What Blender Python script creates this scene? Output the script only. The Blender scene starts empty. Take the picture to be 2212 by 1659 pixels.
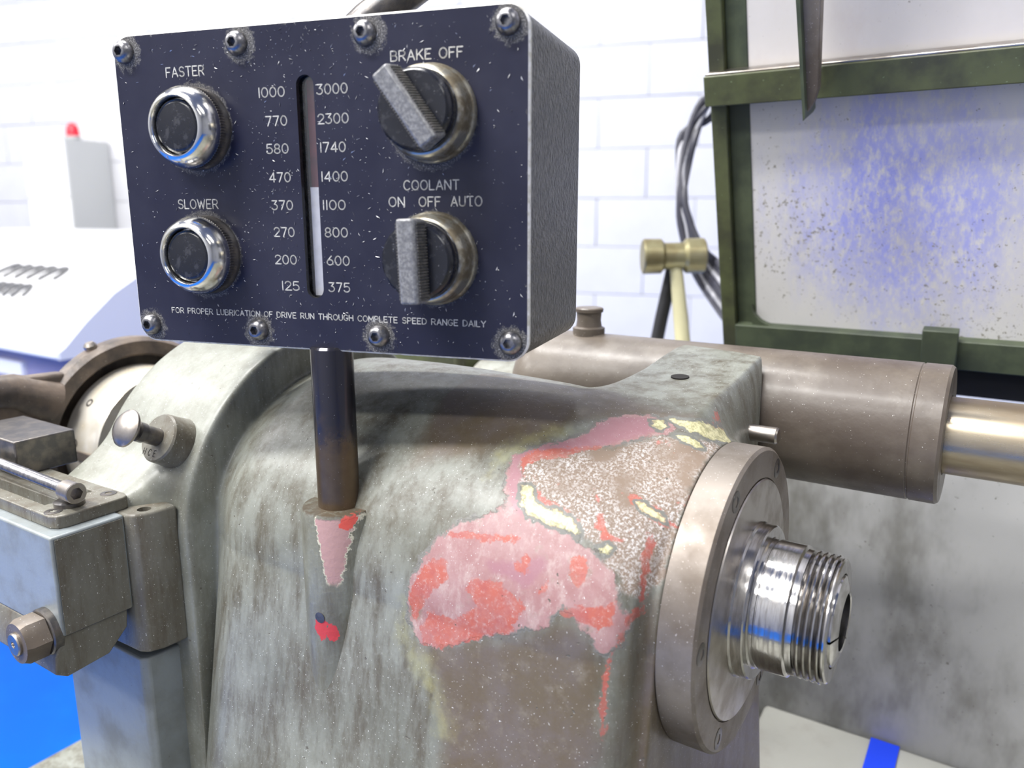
import bpy, bmesh, math, random
import numpy as np
from mathutils import Vector, Matrix
R_ = math.radians
random.seed(7); np.random.seed(7)
scene = bpy.context.scene
col = scene.collection
# ------------------------------------------------------------------ camera
# world: X along the lathe spindle, Y away from the operator, Z up; the spindle axis is y=0, z=0, the floor z=-1.15 (metres)
yaw, pitch, FPX = R_(33.3), R_(12.15), 1700.0
cam_d = bpy.data.cameras.new('camera'); cam = bpy.data.objects.new('camera', cam_d); col.objects.link(cam)
cam.location = (.0890, -.3275, .1667)
cam.rotation_euler = (R_(90) - pitch, 0, yaw)
cam_d.sensor_fit = 'HORIZONTAL'; cam_d.sensor_width = 36; cam_d.lens = FPX / 2212 * 36
cam_d.clip_start = .01; cam_d.clip_end = 60
cam_d.dof.use_dof = True; cam_d.dof.focus_distance = .375; cam_d.dof.aperture_fstop = 9.0
scene.camera = cam
# ------------------------------------------------------------------ world, lamps, exposure
w = bpy.data.worlds.new('world'); scene.world = w; w.use_nodes = True
w.node_tree.nodes['Background'].inputs[0].default_value = (.9, .94, 1, 1)
w.node_tree.nodes['Background'].inputs[1].default_value = .3
vs = scene.view_settings
vs.view_transform = 'Standard'; vs.look = 'None'; vs.gamma = 1; vs.use_curve_mapping = False; vs.exposure = 0.12
TH = R_(15)                                             # the building and the swivelled control box stand 15 degrees to the lathe
WX = Vector((math.cos(TH), math.sin(TH), 0)); WN = Vector((math.sin(TH), -math.cos(TH), 0))   # along / out of the back wall
W0 = Vector((-1.2384, 2.6697, 0))                       # a point of the back wall
def room(s, d, z): return W0 + WX * s + WN * d + Vector((0, 0, z))
def strip_light(s, d, power, length=2.4, width=.3, z=2.42):
    l = bpy.data.lights.new('ceiling_strip_light', 'AREA'); l.shape = 'RECTANGLE'; l.size = length; l.size_y = width
    l.energy = power; l.color = (1, .985, .96)
    o = bpy.data.objects.new('ceiling_strip_light', l); col.objects.link(o)
    o.location = room(s, d, z); o.rotation_euler = (0, 0, TH)
for s, k in ((-3.4, .95), (-.7, 1.5), (2.4, .30)):
    for d, e in ((1.1, 15), (2.5, 56), (4.0, 80), (5.4, 40)):
        strip_light(s, d, e * k, 1.5, .25)
# ------------------------------------------------------------------ mesh helpers
ROOT = {}
def tag(o, label=None, cat=None, group=None, kind=None):
    if label: o['label'] = label
    if cat: o['category'] = cat
    if group: o['group'] = group
    if kind: o['kind'] = kind
    return o
def thing(name, label, cat, loc=(0, 0, 0), rotz=0, group=None):
    o = bpy.data.objects.new(name, None); col.objects.link(o); o.empty_display_size = .02
    o.location = loc; o.rotation_euler = (0, 0, rotz); tag(o, label, cat, group)
    ROOT[o] = (Vector(loc), rotz); return o
def shift_of(parent):
    p = parent
    while p is not None:
        if p in ROOT: return Vector((0, 0, 0)) if ROOT[p][1] else ROOT[p][0]
        p = p.parent
    return Vector((0, 0, 0))
def basis_of(d):
    d = Vector(d).normalized(); a = Vector((0, 0, 1)) if abs(d.z) < .9 else Vector((1, 0, 0))
    u = a.cross(d).normalized(); return u, d.cross(u), d
class MB:
    def __init__(s): s.v = []; s.f = []; s.m = []
    def add(s, vs_, fs, mi=0):
        n = len(s.v); s.v += [tuple(p) for p in vs_]; s.f += [tuple(i + n for i in f) for f in fs]; s.m += [mi] * len(fs); return s
    def box(s, x0, x1, y0, y1, z0, z1, mi=0):
        return s.add([(x, y, z) for x in (x0, x1) for y in (y0, y1) for z in (z0, z1)],
                     [(0, 1, 3, 2), (4, 6, 7, 5), (0, 4, 5, 1), (2, 3, 7, 6), (0, 2, 6, 4), (1, 5, 7, 3)], mi)
    def obox(s, c, u, v, w_, mi=0):                      # box from centre and three half vectors
        c, u, v, w_ = map(Vector, (c, u, v, w_))
        return s.add([c + u * a + v * b + w_ * d for a in (-1, 1) for b in (-1, 1) for d in (-1, 1)],
                     [(0, 1, 3, 2), (4, 6, 7, 5), (0, 4, 5, 1), (2, 3, 7, 6), (0, 2, 6, 4), (1, 5, 7, 3)], mi)
    def prism(s, poly, axis, a, b, mi=0):
        def P(q, t): return {'x': (t, q[0], q[1]), 'y': (q[0], t, q[1]), 'z': (q[0], q[1], t)}[axis]
        n = len(poly)
        return s.add([P(q, a) for q in poly] + [P(q, b) for q in poly],
                     [tuple(range(n))[::-1], tuple(range(n, 2 * n))] + [(i, (i + 1) % n, n + (i + 1) % n, n + i) for i in range(n)], mi)
    def lathe(s, prof, o=(0, 0, 0), d=(1, 0, 0), seg=64, hexes=(), star=None, mi=0):
        """revolve (a, r) pairs about direction d; rings listed in hexes become hexagons, star=(rings, teeth, depth) knurls"""
        o = Vector(o); u, v, d = basis_of(d); vs_ = []; fs = []
        for k, (a, r) in enumerate(prof):
            for i in range(seg):
                t = 2 * math.pi * i / seg; rr = r
                if k in hexes: rr = r * math.cos(math.pi / 6) / math.cos((t % (math.pi / 3)) - math.pi / 6)
                if star and k in star[0]: rr = r - (star[2] if i % 2 else 0)
                vs_.append(o + d * a + u * (rr * math.cos(t)) + v * (rr * math.sin(t)))
        n = len(prof)
        for k in range(n - 1):
            for i in range(seg):
                j = (i + 1) % seg; fs.append((k * seg + i, k * seg + j, (k + 1) * seg + j, (k + 1) * seg + i))
        if prof[0][1] > 1e-7: fs.append(tuple(range(seg))[::-1])
        if prof[-1][1] > 1e-7: fs.append(tuple(range((n - 1) * seg, n * seg)))
        return s.add(vs_, fs, mi)
    def tube(s, pts, r, seg=12, mi=0):
        pts = [Vector(p) for p in pts]; n = len(pts); rs = r if isinstance(r, (list, tuple)) else [r] * n; vs_ = []; u0 = None
        for k, p in enumerate(pts):
            d = (pts[min(k + 1, n - 1)] - pts[max(k - 1, 0)]).normalized()
            if u0 is None: u0 = basis_of(d)[0]
            u0 = (u0 - d * u0.dot(d)).normalized(); v0 = d.cross(u0)
            for i in range(seg):
                t = 2 * math.pi * i / seg; vs_.append(p + u0 * (rs[k] * math.cos(t)) + v0 * (rs[k] * math.sin(t)))
        fs = [(k * seg + i, k * seg + (i + 1) % seg, (k + 1) * seg + (i + 1) % seg, (k + 1) * seg + i) for k in range(n - 1) for i in range(seg)]
        fs += [tuple(range(seg))[::-1], tuple(range((n - 1) * seg, n * seg))]
        return s.add(vs_, fs, mi)
    def mesh(s, name, off=Vector((0, 0, 0)), smooth=True, ang=32):
        me = bpy.data.meshes.new(name); me.from_pydata([tuple(Vector(p) - off) for p in s.v], [], s.f)
        for i, p in enumerate(me.polygons): p.material_index = s.m[i]
        bm = bmesh.new(); bm.from_mesh(me); bmesh.ops.remove_doubles(bm, verts=bm.verts, dist=1e-7)
        bmesh.ops.recalc_face_normals(bm, faces=bm.faces); bm.to_mesh(me); bm.free()
        if smooth:
            for p in me.polygons: p.use_smooth = True
            me.set_sharp_from_angle(angle=R_(ang))
        return me
    def build(s, name, mat, parent=None, bevel=0, seg=3, label=None, kind=None, smooth=True, ang=32):
        me = s.mesh(name, shift_of(parent), smooth, ang)
        for m_ in (mat if isinstance(mat, (list, tuple)) else [mat]): me.materials.append(m_)
        o = bpy.data.objects.new(name, me); col.objects.link(o); o.parent = parent
        if bevel:
            b = o.modifiers.new('bevel', 'BEVEL'); b.width = bevel; b.segments = seg; b.limit_method = 'ANGLE'; b.angle_limit = R_(28)
            b.harden_normals = False
        return tag(o, label, kind=kind)
def place(name, me, parent, loc, rot=None):               # a further copy of a shared mesh
    o = bpy.data.objects.new(name, me); col.objects.link(o); o.parent = parent; o.location = Vector(loc) - shift_of(parent)
    if rot is not None: o.rotation_euler = rot
    return o
def cut(o, cutters):                                      # real holes: boolean evaluated once, the cutters are deleted
    cs = []
    for k, c in enumerate(cutters):
        me = c.mesh('cut', shift_of(o)); x = bpy.data.objects.new('cut', me); col.objects.link(x); x.parent = o.parent; cs.append(x)
        b = o.modifiers.new('hole', 'BOOLEAN'); b.operation = 'DIFFERENCE'; b.object = x; b.solver = 'EXACT'
    dg = bpy.context.evaluated_depsgraph_get(); dg.update()
    me = bpy.data.meshes.new_from_object(o.evaluated_get(dg)); me.name = o.name
    o.modifiers.clear(); o.data = me
    for p in me.polygons: p.use_smooth = True
    me.set_sharp_from_angle(angle=R_(32))
    for x in cs: bpy.data.objects.remove(x)
def rrect(w_, h, r, n=8):
    out = []
    for cx, cy, a in ((w_ / 2 - r, h / 2 - r, 0), (-w_ / 2 + r, h / 2 - r, 90), (-w_ / 2 + r, -h / 2 + r, 180), (w_ / 2 - r, -h / 2 + r, 270)):
        out += [(cx + r * math.cos(R_(a + 90 * i / n)), cy + r * math.sin(R_(a + 90 * i / n))) for i in range(n + 1)]
    return out
# ------------------------------------------------------------------ materials
class NT:
    def __init__(s, name):
        s.m = bpy.data.materials.new(name); s.m.use_nodes = True; s.t = s.m.node_tree; s.n = s.t.nodes; s.b = s.n['Principled BSDF']
        s.co = s.n.new('ShaderNodeTexCoord').outputs['Object']
    def link(s, a, b): s.t.links.new(a, b)
    def put(s, x, sock):
        if hasattr(x, 'is_output'): s.link(x, sock)
        elif isinstance(x, tuple): sock.default_value = (*x, 1) if len(x) == 3 and sock.type == 'RGBA' else x
        else: sock.default_value = x
    def math(s, op, a, b=0, c=0, clamp=False):
        n = s.n.new('ShaderNodeMath'); n.operation = op; n.use_clamp = clamp
        for i, x in enumerate((a, b, c)): s.put(x, n.inputs[i])
        return n.outputs[0]
    def noise(s, scale, detail=4, rough=.55, stretch=None, dist=0, off=(0, 0, 0)):
        n = s.n.new('ShaderNodeTexNoise'); n.inputs['Scale'].default_value = scale; n.inputs['Detail'].default_value = detail
        n.inputs['Roughness'].default_value = rough; n.inputs['Distortion'].default_value = dist
        mp = s.n.new('ShaderNodeMapping'); mp.inputs['Scale'].default_value = stretch or (1, 1, 1); mp.inputs['Location'].default_value = off
        s.link(s.co, mp.inputs[0]); s.link(mp.outputs[0], n.inputs['Vector']); return n.outputs[0]
    def step(s, x, a, b):                                 # smooth step of x from a to b
        n = s.n.new('ShaderNodeMapRange'); n.interpolation_type = 'SMOOTHSTEP'; s.put(x, n.inputs[0])
        n.inputs[1].default_value = a; n.inputs[2].default_value = b; return n.outputs[0]
    def mix(s, f, a, b):
        n = s.n.new('ShaderNodeMix'); n.data_type = 'RGBA'; s.put(f, n.inputs[0]); s.put(a, n.inputs[6]); s.put(b, n.inputs[7]); return n.outputs[2]
    def attr(s, name):
        n = s.n.new('ShaderNodeAttribute'); n.attribute_name = name; return n.outputs['Fac']
    def sep(s, v=None):
        n = s.n.new('ShaderNodeSeparateXYZ'); s.link(v or s.co, n.inputs[0]); return n.outputs
    def bump(s, h, strength=.3, dist=.001, prev=None):
        n = s.n.new('ShaderNodeBump'); n.inputs['Strength'].default_value = strength; n.inputs['Distance'].default_value = dist
        s.put(h, n.inputs['Height'])
        if prev is not None: s.link(prev, n.inputs['Normal'])
        return n.outputs[0]
    def out(s, color, rough=.5, metal=0, spec=.5, normal=None, coat=0):
        s.put(color, s.b.inputs['Base Color']); s.put(rough, s.b.inputs['Roughness']); s.put(metal, s.b.inputs['Metallic'])
        s.put(spec, s.b.inputs['Specular IOR Level']); s.put(coat, s.b.inputs['Coat Weight']); s.b.inputs['Coat Roughness'].default_value = .22
        if normal is not None: s.link(normal, s.b.inputs['Normal'])
        return s.m
def mat(name, c1, c2=None, scale=60, thr=(.38, .66), rough=.5, rough2=None, metal=0, bump=0, bscale=400, bdist=.0004, stretch=None, spec=.5, speck=None, coat=0, detail=5):
    t = NT(name); c = c1; rg = rough
    if c2 is not None:
        f = t.step(t.noise(scale, detail, .6, stretch), *thr); c = t.mix(f, c1, c2)
        if rough2 is not None: rg = t.math('ADD', rough, t.math('MULTIPLY', f, rough2 - rough))
    if speck:
        f = t.step(t.noise(speck[0], 2, .5, off=(3, 1, 2)), speck[1], speck[1] + .03); c = t.mix(f, c, speck[2])
    nm = t.bump(t.noise(bscale, 3, .6), bump, bdist) if bump else None
    return t.out(c, rg, metal, spec, nm, coat)
def paint_sd(t, name, amp, scale, soft, off=(0, 0, 0)):   # ragged mask from a signed distance attribute in mm (inside negative)
    n1 = t.noise(scale, 6, .68, off=off); d = t.math('ADD', t.attr(name), t.math('MULTIPLY', t.math('SUBTRACT', n1, .5), amp))
    return t.step(d, soft, -soft), d
STEEL = mat('bright_steel', (.62, .61, .60), (.42, .40, .38), 90, rough=.12, rough2=.24, metal=1, stretch=(9, 1, 1), bump=.05, bscale=900)
STEEL_SATIN = mat('satin_steel', (.46, .43, .40), (.33, .29, .25), 50, rough=.28, rough2=.42, metal=1, bump=.05, bscale=1200)
FLANGE_M = mat('worn_flange_steel', (.27, .238, .208), (.165, .135, .108), 26, rough=.46, rough2=.56, metal=.55, bump=.12, bscale=1500, bdist=.0002, speck=(1300, .70, (.62, .58, .55)))
CHROME = mat('chrome', (.80, .79, .76), (.58, .55, .45), 130, (.50, .72), rough=.15, rough2=.32, metal=1)
DULL_RING = mat('dull_ring_metal', (.50, .48, .40), (.19, .16, .11), 140, (.36, .62), rough=.3, rough2=.6, metal=.85, bump=.2, bscale=900)
DARK_STEEL = mat('dark_steel', (.12, .115, .115), (.20, .18, .16), 160, rough=.34, metal=.8, bump=.1, bscale=1500)
SCREW_M = mat('black_oxide_screw', (.20, .20, .21), (.33, .32, .32), 500, rough=.28, metal=.9, bump=.1, bscale=3000)
HOLE = mat('hole_dark', (.012, .010, .009), rough=.8)
BLACK_PLASTIC = mat('black_plastic', (.012, .013, .018), (.05, .05, .055), 260, (.50, .78), rough=.22, rough2=.5, speck=(1500, .72, (.35, .35, .36)))
GREY_PLASTIC = mat('scuffed_grey_plastic', (.15, .15, .155), (.27, .27, .265), 900, rough=.2, bump=.2, bscale=1500, speck=(1600, .70, (.5, .5, .5)))
RIB_M = mat('ribbed_dark_plastic', (.06, .06, .055), (.13, .12, .11), 500, rough=.5, speck=(1600, .70, (.4, .4, .38)))
LETTER = mat('engraved_cream_fill', (.62, .61, .56), (.42, .41, .37), 900, rough=.6)
WHITE_IND = mat('white_indicator', (.74, .74, .78), (.66, .66, .70), 200, rough=.5)
MAROON = mat('dark_red_film', (.14, .035, .05), (.09, .03, .04), 120, rough=.25)
CHANNEL = mat('channel_black', (.012, .012, .014), (.10, .10, .10), 700, (.6, .75), rough=.4)
WRINKLE = mat('black_wrinkle_paint', (.034, .034, .036), (.15, .147, .142), 650, (.42, .70), rough=.30, bump=1.0, bscale=520, bdist=.0013, stretch=(1, 1, .35))
PLATE_EDGE = mat('bare_aluminium_edge', (.80, .79, .76), (.55, .53, .45), 300, rough=.35, metal=.1)
ALU_CHIP = mat('bright_metal_chip', (.60, .60, .60), rough=.3, metal=.3)
def plate_material():
    t = NT('navy_faceplate'); X, Y, Z = t.sep()
    ax, az = t.math('ABSOLUTE', X), t.math('ABSOLUTE', Z)
    def dist(u, v):
        a, b = t.math('SUBTRACT', ax, u), t.math('SUBTRACT', az, v)
        return t.math('SQRT', t.math('ADD', t.math('MULTIPLY', a, a), t.math('MULTIPLY', b, b)))
    ds = t.math('MINIMUM', dist(.0883, .060), dist(.0298, .0597))
    n = t.noise(420, 6, .7); nn = t.math('MULTIPLY', t.math('SUBTRACT', n, .5), .011)
    worn = t.step(t.math('ADD', ds, nn), .0082, .0066)
    dk = t.math('ABSOLUTE', t.math('SUBTRACT', dist(.0553, .0268), .0180))
    ring = t.step(t.math('ADD', dk, t.math('MULTIPLY', t.math('SUBTRACT', n, .5), .008)), .0016, .0006)
    edge = t.step(t.math('ADD', t.math('MINIMUM', t.math('SUBTRACT', .0957, ax), t.math('SUBTRACT', .067, az)), nn), .0002, -.0006)
    m = t.math('MAXIMUM', t.math('MAXIMUM', worn, t.math('MULTIPLY', ring, .7)), edge)
    base = t.mix(t.step(t.noise(22, 5, .6), .35, .7), (.0150, .0160, .034), (.026, .027, .047))
    fine = t.noise(1700, 3, .6)
    worn_c = t.mix(t.step(fine, .45, .65), (.07, .068, .068), (.26, .25, .24))
    c = t.mix(m, base, worn_c)
    scuff = t.step(t.noise(700, 3, .6, off=(2, 5, 1), dist=1.5), .735, .76)
    dens = t.step(t.noise(28, 3, .6, off=(1, 7, 4)), .46, .62)
    c = t.mix(t.math('MULTIPLY', scuff, dens), c, (.42, .42, .43))
    r = t.math('ADD', .30, t.math('MULTIPLY', m, .3))
    return t.out(c, r, 0, .32, t.bump(t.noise(2200, 2), .06, .0002))
NAVY = plate_material()
def casting_material(name, painted=True, bias=0.0):
    """grey-green machine enamel over cast iron: oil grime, worn spots, and (on the casting) flaked layers of primer"""
    t = NT(name)
    big = t.noise(17, 5, .6, off=(2, 0, 0)); mid = t.noise(60, 8, .72, stretch=(1.6, 1.6, .28)); fine = t.noise(420, 4, .65)
    clean = t.math('ADD', .35, t.math('MULTIPLY', t.step(t.sep()[0], -.10, -.06), .65)) if painted else 1.0
    c = t.mix(t.step(big, .30, .68), (.150, .153, .122), (.262, .272, .238))
    c = t.mix(t.math('MULTIPLY', t.math('MULTIPLY', t.step(mid, .38, .70), clean), .95), c, (.090, .076, .050))
    c = t.mix(t.math('MULTIPLY', t.step(fine, .50, .80), .35), c, (.34, .36, .33))
    rough = t.math('ADD', .30, t.math('MULTIPLY', mid, .24)); h = t.math('MULTIPLY', fine, .35)
    if bias: c = t.mix(bias, c, (.105, .080, .058))
    if painted:
        def sd(nm, amp, sc, soft, off=(0, 0, 0)): return paint_sd(t, nm, amp, sc, soft, off)
        g, _ = sd('grime', 15, 60, 6, (1, 1, 1)); gc = t.mix(t.step(t.noise(45, 6, .65, off=(5, 0, 0)), .35, .68), (.120, .088, .050), (.140, .112, .098))
        gc = t.mix(t.step(t.noise(120, 5, .7, off=(9, 0, 0)), .50, .8), gc, (.21, .18, .14))
        c = t.mix(t.math('MULTIPLY', g, .9), c, gc)
        y, _ = sd('yellow', 22, 150, 6, (4, 0, 2)); c = t.mix(t.math('MULTIPLY', y, .38), c, (.42, .40, .17))
        p, pd = sd('pink', 10, 190, .5); pc = t.mix(t.step(t.noise(60, 6, .7, off=(0, 3, 0)), .36, .66), (.39, .235, .230), (.33, .170, .165))
        pc = t.mix(t.step(t.noise(200, 7, .8, off=(0, 8, 3), stretch=(1, 1, .4)), .47, .66), pc, (.45, .325, .305)); pc = t.mix(t.math('MULTIPLY', t.step(t.noise(90, 6, .75, off=(4, 8, 3)), .56, .70), .7), pc, (.30, .225, .19))
        u, _ = sd('purple', 8, 130, 1.6, (7, 0, 0)); pc = t.mix(t.math('MULTIPLY', u, .75), pc, (.33, .155, .185))
        rim = t.math('MULTIPLY', t.step(t.math('ABSOLUTE', pd), 1.3, .7), t.step(t.noise(70, 3, .5, off=(2, 2, 2)), .46, .54))
        c = t.mix(p, c, pc); c = t.mix(rim, c, (.19, .185, .165))
        b, _ = sd('bare', 11, 200, 2.0, (3, 3, 0)); sp = t.step(t.noise(900, 4, .75, off=(1, 0, 5)), .46, .62)
        bc = t.mix(t.math('MAXIMUM', t.math('SUBTRACT', 1, sp), t.step(t.noise(40, 4, .6, off=(8, 1, 0)), .58, .38)), (.60, .57, .55), (.235, .175, .130))
        bc = t.mix(t.math('MULTIPLY', t.step(t.noise(75, 5, .75, off=(6, 6, 0)), .60, .68), t.step(fine, .40, .55)), bc, (.52, .17, .14))
        c = t.mix(b, c, bc)
        r, rd = sd('red', 9, 230, .45, (0, 6, 0)); rc = t.mix(t.step(t.noise(110, 6, .7, off=(0, 0, 4)), .40, .66), (.45, .115, .080), (.39, .100, .085))
        rc = t.mix(t.step(t.noise(480, 5, .75, off=(3, 0, 4)), .50, .70), rc, (.50, .29, .26)); c = t.mix(t.math('MULTIPLY', r, t.math('ADD', .55, t.math('MULTIPLY', t.step(t.noise(55, 5, .7, off=(7, 1, 4)), .35, .6), .42))), c, rc)
        k, kd = sd('cream', 6, 260, .4, (5, 5, 5)); kc = t.mix(t.step(t.noise(420, 5, .75, off=(1, 4, 4), stretch=(1, 1, .5)), .40, .62), (.36, .34, .18), (.68, .64, .38))
        krim = t.step(t.math('ABSOLUTE', t.math('SUBTRACT', kd, .9)), 1.1, .5); c = t.mix(krim, c, (.17, .17, .15)); c = t.mix(k, c, kc)
        pits = t.step(t.noise(330, 2, .5, off=(9, 9, 9)), .73, .76); c = t.mix(pits, c, (.12, .11, .09))
        h = t.math('ADD', h, t.math('ADD', t.math('MULTIPLY', p, .55), t.math('ADD', t.math('MULTIPLY', k, .5), t.math('MULTIPLY', b, -.3))))
        h = t.math('SUBTRACT', h, t.math('MULTIPLY', pits, .8))
        rough = t.math('ADD', rough, t.math('MULTIPLY', t.math('MAXIMUM', p, b), .16))
    sk = t.step(t.noise(1500, 1, .4, off=(1, 2, 3)), .745, .76); c = t.mix(sk, c, (.72, .72, .70))
    return t.out(c, rough, 0, .5, t.bump(h, .55, .0006), .10)
CASTING = casting_material('flaking_casting_enamel')
CAST_PLAIN = casting_material('grey_green_enamel', False)
CAST_BROWN = casting_material('oily_brown_enamel', False, .42)
CAST_BLUE = mat('grey_blue_enamel', (.255, .285, .30), (.19, .205, .20), 30, rough=.3, rough2=.45, bump=.25, bscale=300, bdist=.0005, speck=(700, .73, (.12, .11, .10)))
TUBE_M = mat('oily_tube_enamel', (.150, .125, .100), (.088, .068, .053), 24, rough=.36, rough2=.5, bump=.4, bscale=160, bdist=.0005, speck=(1200, .725, (.6, .58, .55)), coat=.1)
def post_material():
    t = NT('blued_post_steel'); Z = t.sep()[2]; n = t.noise(60, 5, .65)
    f = t.step(t.math('ADD', Z, t.math('MULTIPLY', t.math('SUBTRACT', n, .5), .06)), .042, .024)
    c = t.mix(f, (.060, .058, .070), t.mix(t.noise(160, 5, .6), (.10, .065, .04), (.20, .145, .09)))
    c = t.mix(t.step(t.noise(1300, 2, .5), .73, .76), c, (.6, .6, .58))
    return t.out(c, t.math('ADD', .16, t.math('MULTIPLY', f, .2)), .7, .5, t.bump(t.noise(900, 3), .06, .0002))
POST_M = post_material()
BAR_M = mat('oiled_bar_steel', (.50, .44, .33), (.32, .25, .17), 22, rough=.22, rough2=.4, metal=.85, stretch=(.4, 1.5, 1.5), speck=(1400, .74, (.8, .8, .75)))
GREEN_FRAME = mat('olive_green_frame_paint', (.098, .112, .050), (.052, .054, .033), 26, rough=.4, bump=.3, bscale=250, speck=(500, .72, (.22, .28, .16)))
DARK_GREEN = mat('dark_green_rail_paint', (.050, .062, .042), (.085, .105, .062), 30, rough=.45, bump=.3, bscale=250)
def sheet_material(name, base, spots, blue=None, st=(24, .50, .78, .45)):
    t = NT(name); X, Y, Z = t.sep()
    c = t.mix(t.step(t.noise(9, 5, .6), .3, .7), base, tuple(k * .90 for k in base))
    if blue:                                               # blue patch broken up by vertical streaks
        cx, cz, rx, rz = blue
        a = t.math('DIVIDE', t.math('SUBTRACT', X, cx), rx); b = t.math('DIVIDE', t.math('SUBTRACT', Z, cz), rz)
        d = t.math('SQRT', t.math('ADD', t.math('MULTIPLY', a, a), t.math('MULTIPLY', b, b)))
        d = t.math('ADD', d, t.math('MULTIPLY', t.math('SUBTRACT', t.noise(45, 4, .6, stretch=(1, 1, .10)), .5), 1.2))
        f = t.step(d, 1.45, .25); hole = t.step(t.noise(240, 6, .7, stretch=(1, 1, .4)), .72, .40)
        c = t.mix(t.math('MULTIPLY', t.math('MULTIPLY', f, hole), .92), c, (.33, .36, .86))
    n = t.noise(spots[0], 5, .7); thr = t.math('ADD', spots[1], t.math('MULTIPLY', t.math('SUBTRACT', t.noise(7, 3, .5, off=(3, 0, 1)), .5), -.34))
    f = t.step(t.math('SUBTRACT', n, thr), .0, .05); c = t.mix(t.math('MULTIPLY', f, .85), c, spots[2])
    sf = t.step(t.noise(st[0], 5, .65, stretch=(1, 1, .5), off=(4, 4, 4)), st[1], st[2]); c = t.mix(t.math('MULTIPLY', sf, st[3]), c, spots[3])
    return t.out(c, .45, 0, .4, t.bump(t.noise(300, 3), .1, .0004))
SHEET_UP = sheet_material('pale_sheet', (.80, .765, .74), (420, .70, (.20, .17, .14), (.62, .55, .52)))
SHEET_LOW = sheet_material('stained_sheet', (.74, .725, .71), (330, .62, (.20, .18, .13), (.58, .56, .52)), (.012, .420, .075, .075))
PLATE_BACK = sheet_material('grey_stained_plate', (.47, .47, .465), (260, .64, (.12, .11, .09), (.15, .145, .125)), st=(14, .44, .70, .8))
LEDGE_M = sheet_material('pale_oily_ledge', (.47, .47, .43), (300, .72, (.20, .17, .13), (.33, .30, .27)))
CREAM_SLEEVE = mat('polished_cream_sleeve', (.78, .74, .66), (.66, .58, .44), 30, rough=.16, rough2=.3, metal=.35)
YOKE_M = mat('greasy_yoke_iron', (.17, .13, .10), (.06, .05, .045), 40, (.35, .65), rough=.42, bump=.5, bscale=220, bdist=.0006, speck=(700, .72, (.4, .36, .3)))
BRASS = mat('weathered_brass', (.33, .30, .17), (.24, .20, .10), 40, rough=.38, metal=.7)
WOOD = mat('pale_handle_wood', (.52, .49, .30), (.42, .38, .22), 60, stretch=(1, 1, .2), rough=.5)
RUBBER = mat('black_rubber', (.012, .012, .014), rough=.45)
CABLE_M = mat('dark_grey_cable', (.05, .05, .065), rough=.4)
CABLE_L = mat('pale_grey_cable', (.40, .40, .43), rough=.4)
MACH_WHITE = mat('machine_white', (.83, .83, .84), rough=.35)
MACH_LILAC = mat('machine_lilac_grey', (.60, .61, .69), rough=.4)
MACH_PURPLE = mat('machine_base_violet', (.24, .23, .38), (.20, .19, .33), 3, rough=.4)
MACH_TEXT = mat('machine_text_grey', (.10, .10, .105), rough=.5)
CAB_M = mat('cabinet_light_grey', (.52, .53, .52), rough=.45)
BEACON_M = mat('red_beacon', (.72, .006, .03), rough=.2)
WALL_M = mat('white_painted_block', (.74, .74, .755), (.70, .70, .72), 5, rough=.6, bump=.15, bscale=60, bdist=.002)
PLAIN_WALL = mat('plain_grey_wall', (.33, .33, .33), rough=.7)
FLOOR_M = mat('blue_epoxy_floor', (.0, .10, .48), (.0, .13, .55), 3, (.45, .7), rough=.22)
TAPE_M = mat('blue_tape', (.008, .06, .86), rough=.5)
RUST = mat('coppery_rust', (.26, .13, .085), (.13, .075, .05), 120, rough=.4, metal=.4)
def glass_material():
    t = NT('clear_window_plastic'); tr = t.n.new('ShaderNodeBsdfTransparent'); gl = t.n.new('ShaderNodeBsdfGlossy'); mx = t.n.new('ShaderNodeMixShader')
    gl.inputs['Roughness'].default_value = .06; mx.inputs[0].default_value = .07
    t.link(tr.outputs[0], mx.inputs[1]); t.link(gl.outputs[0], mx.inputs[2]); t.link(mx.outputs[0], t.n['Material Output'].inputs[0]); return t.m
PANE = glass_material()
# ------------------------------------------------------------------ the room
def wallbox(name, s0, s1, d0, d1, z0, z1, m):
    mb = MB(); c = room((s0 + s1) / 2, (d0 + d1) / 2, (z0 + z1) / 2)
    mb.obox(c, WX * ((s1 - s0) / 2), WN * ((d1 - d0) / 2), Vector((0, 0, (z1 - z0) / 2)))
    return tag(mb.build(name, m), kind='structure')
S0, S1, DEP, FZ, CZ = -4.6, 4.2, 6.2, -1.15, 2.5
wallbox('floor', S0, S1, 0, DEP, FZ - .1, FZ, FLOOR_M)
wallbox('ceiling', S0, S1, 0, DEP, CZ, CZ + .1, PLAIN_WALL)
wallbox('wall_left', S0 - .1, S0, 0, DEP, FZ, CZ, PLAIN_WALL)
wallbox('wall_right', S1, S1 + .1, 0, DEP, FZ, CZ, PLAIN_WALL)
wallbox('wall_front', S0, S1, DEP, DEP + .1, FZ, CZ, PLAIN_WALL)
wb = wallbox('wall_back', S0, S1, -.1, .0040, FZ, CZ, WALL_M)
bm_ = MB().box(-.1945, .1945, -.016, .006, -.0955, .0955); block_me = bm_.mesh('block'); block_me.materials.append(WALL_M)
for r in range(-3, 8):
    for k in range(-10, 5):
        z = .037 + .0965 + .193 * r; s = k * .392 + (.196 if r % 2 else 0) + random.uniform(-.002, .002)
        b = place('block', block_me, wb, room(s, 0, z) + WN * random.uniform(-.002, .002), (random.uniform(-.004, .004), 0, TH))
        bv = b.modifiers.new('bevel', 'BEVEL'); bv.width = .003; bv.segments = 3
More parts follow.
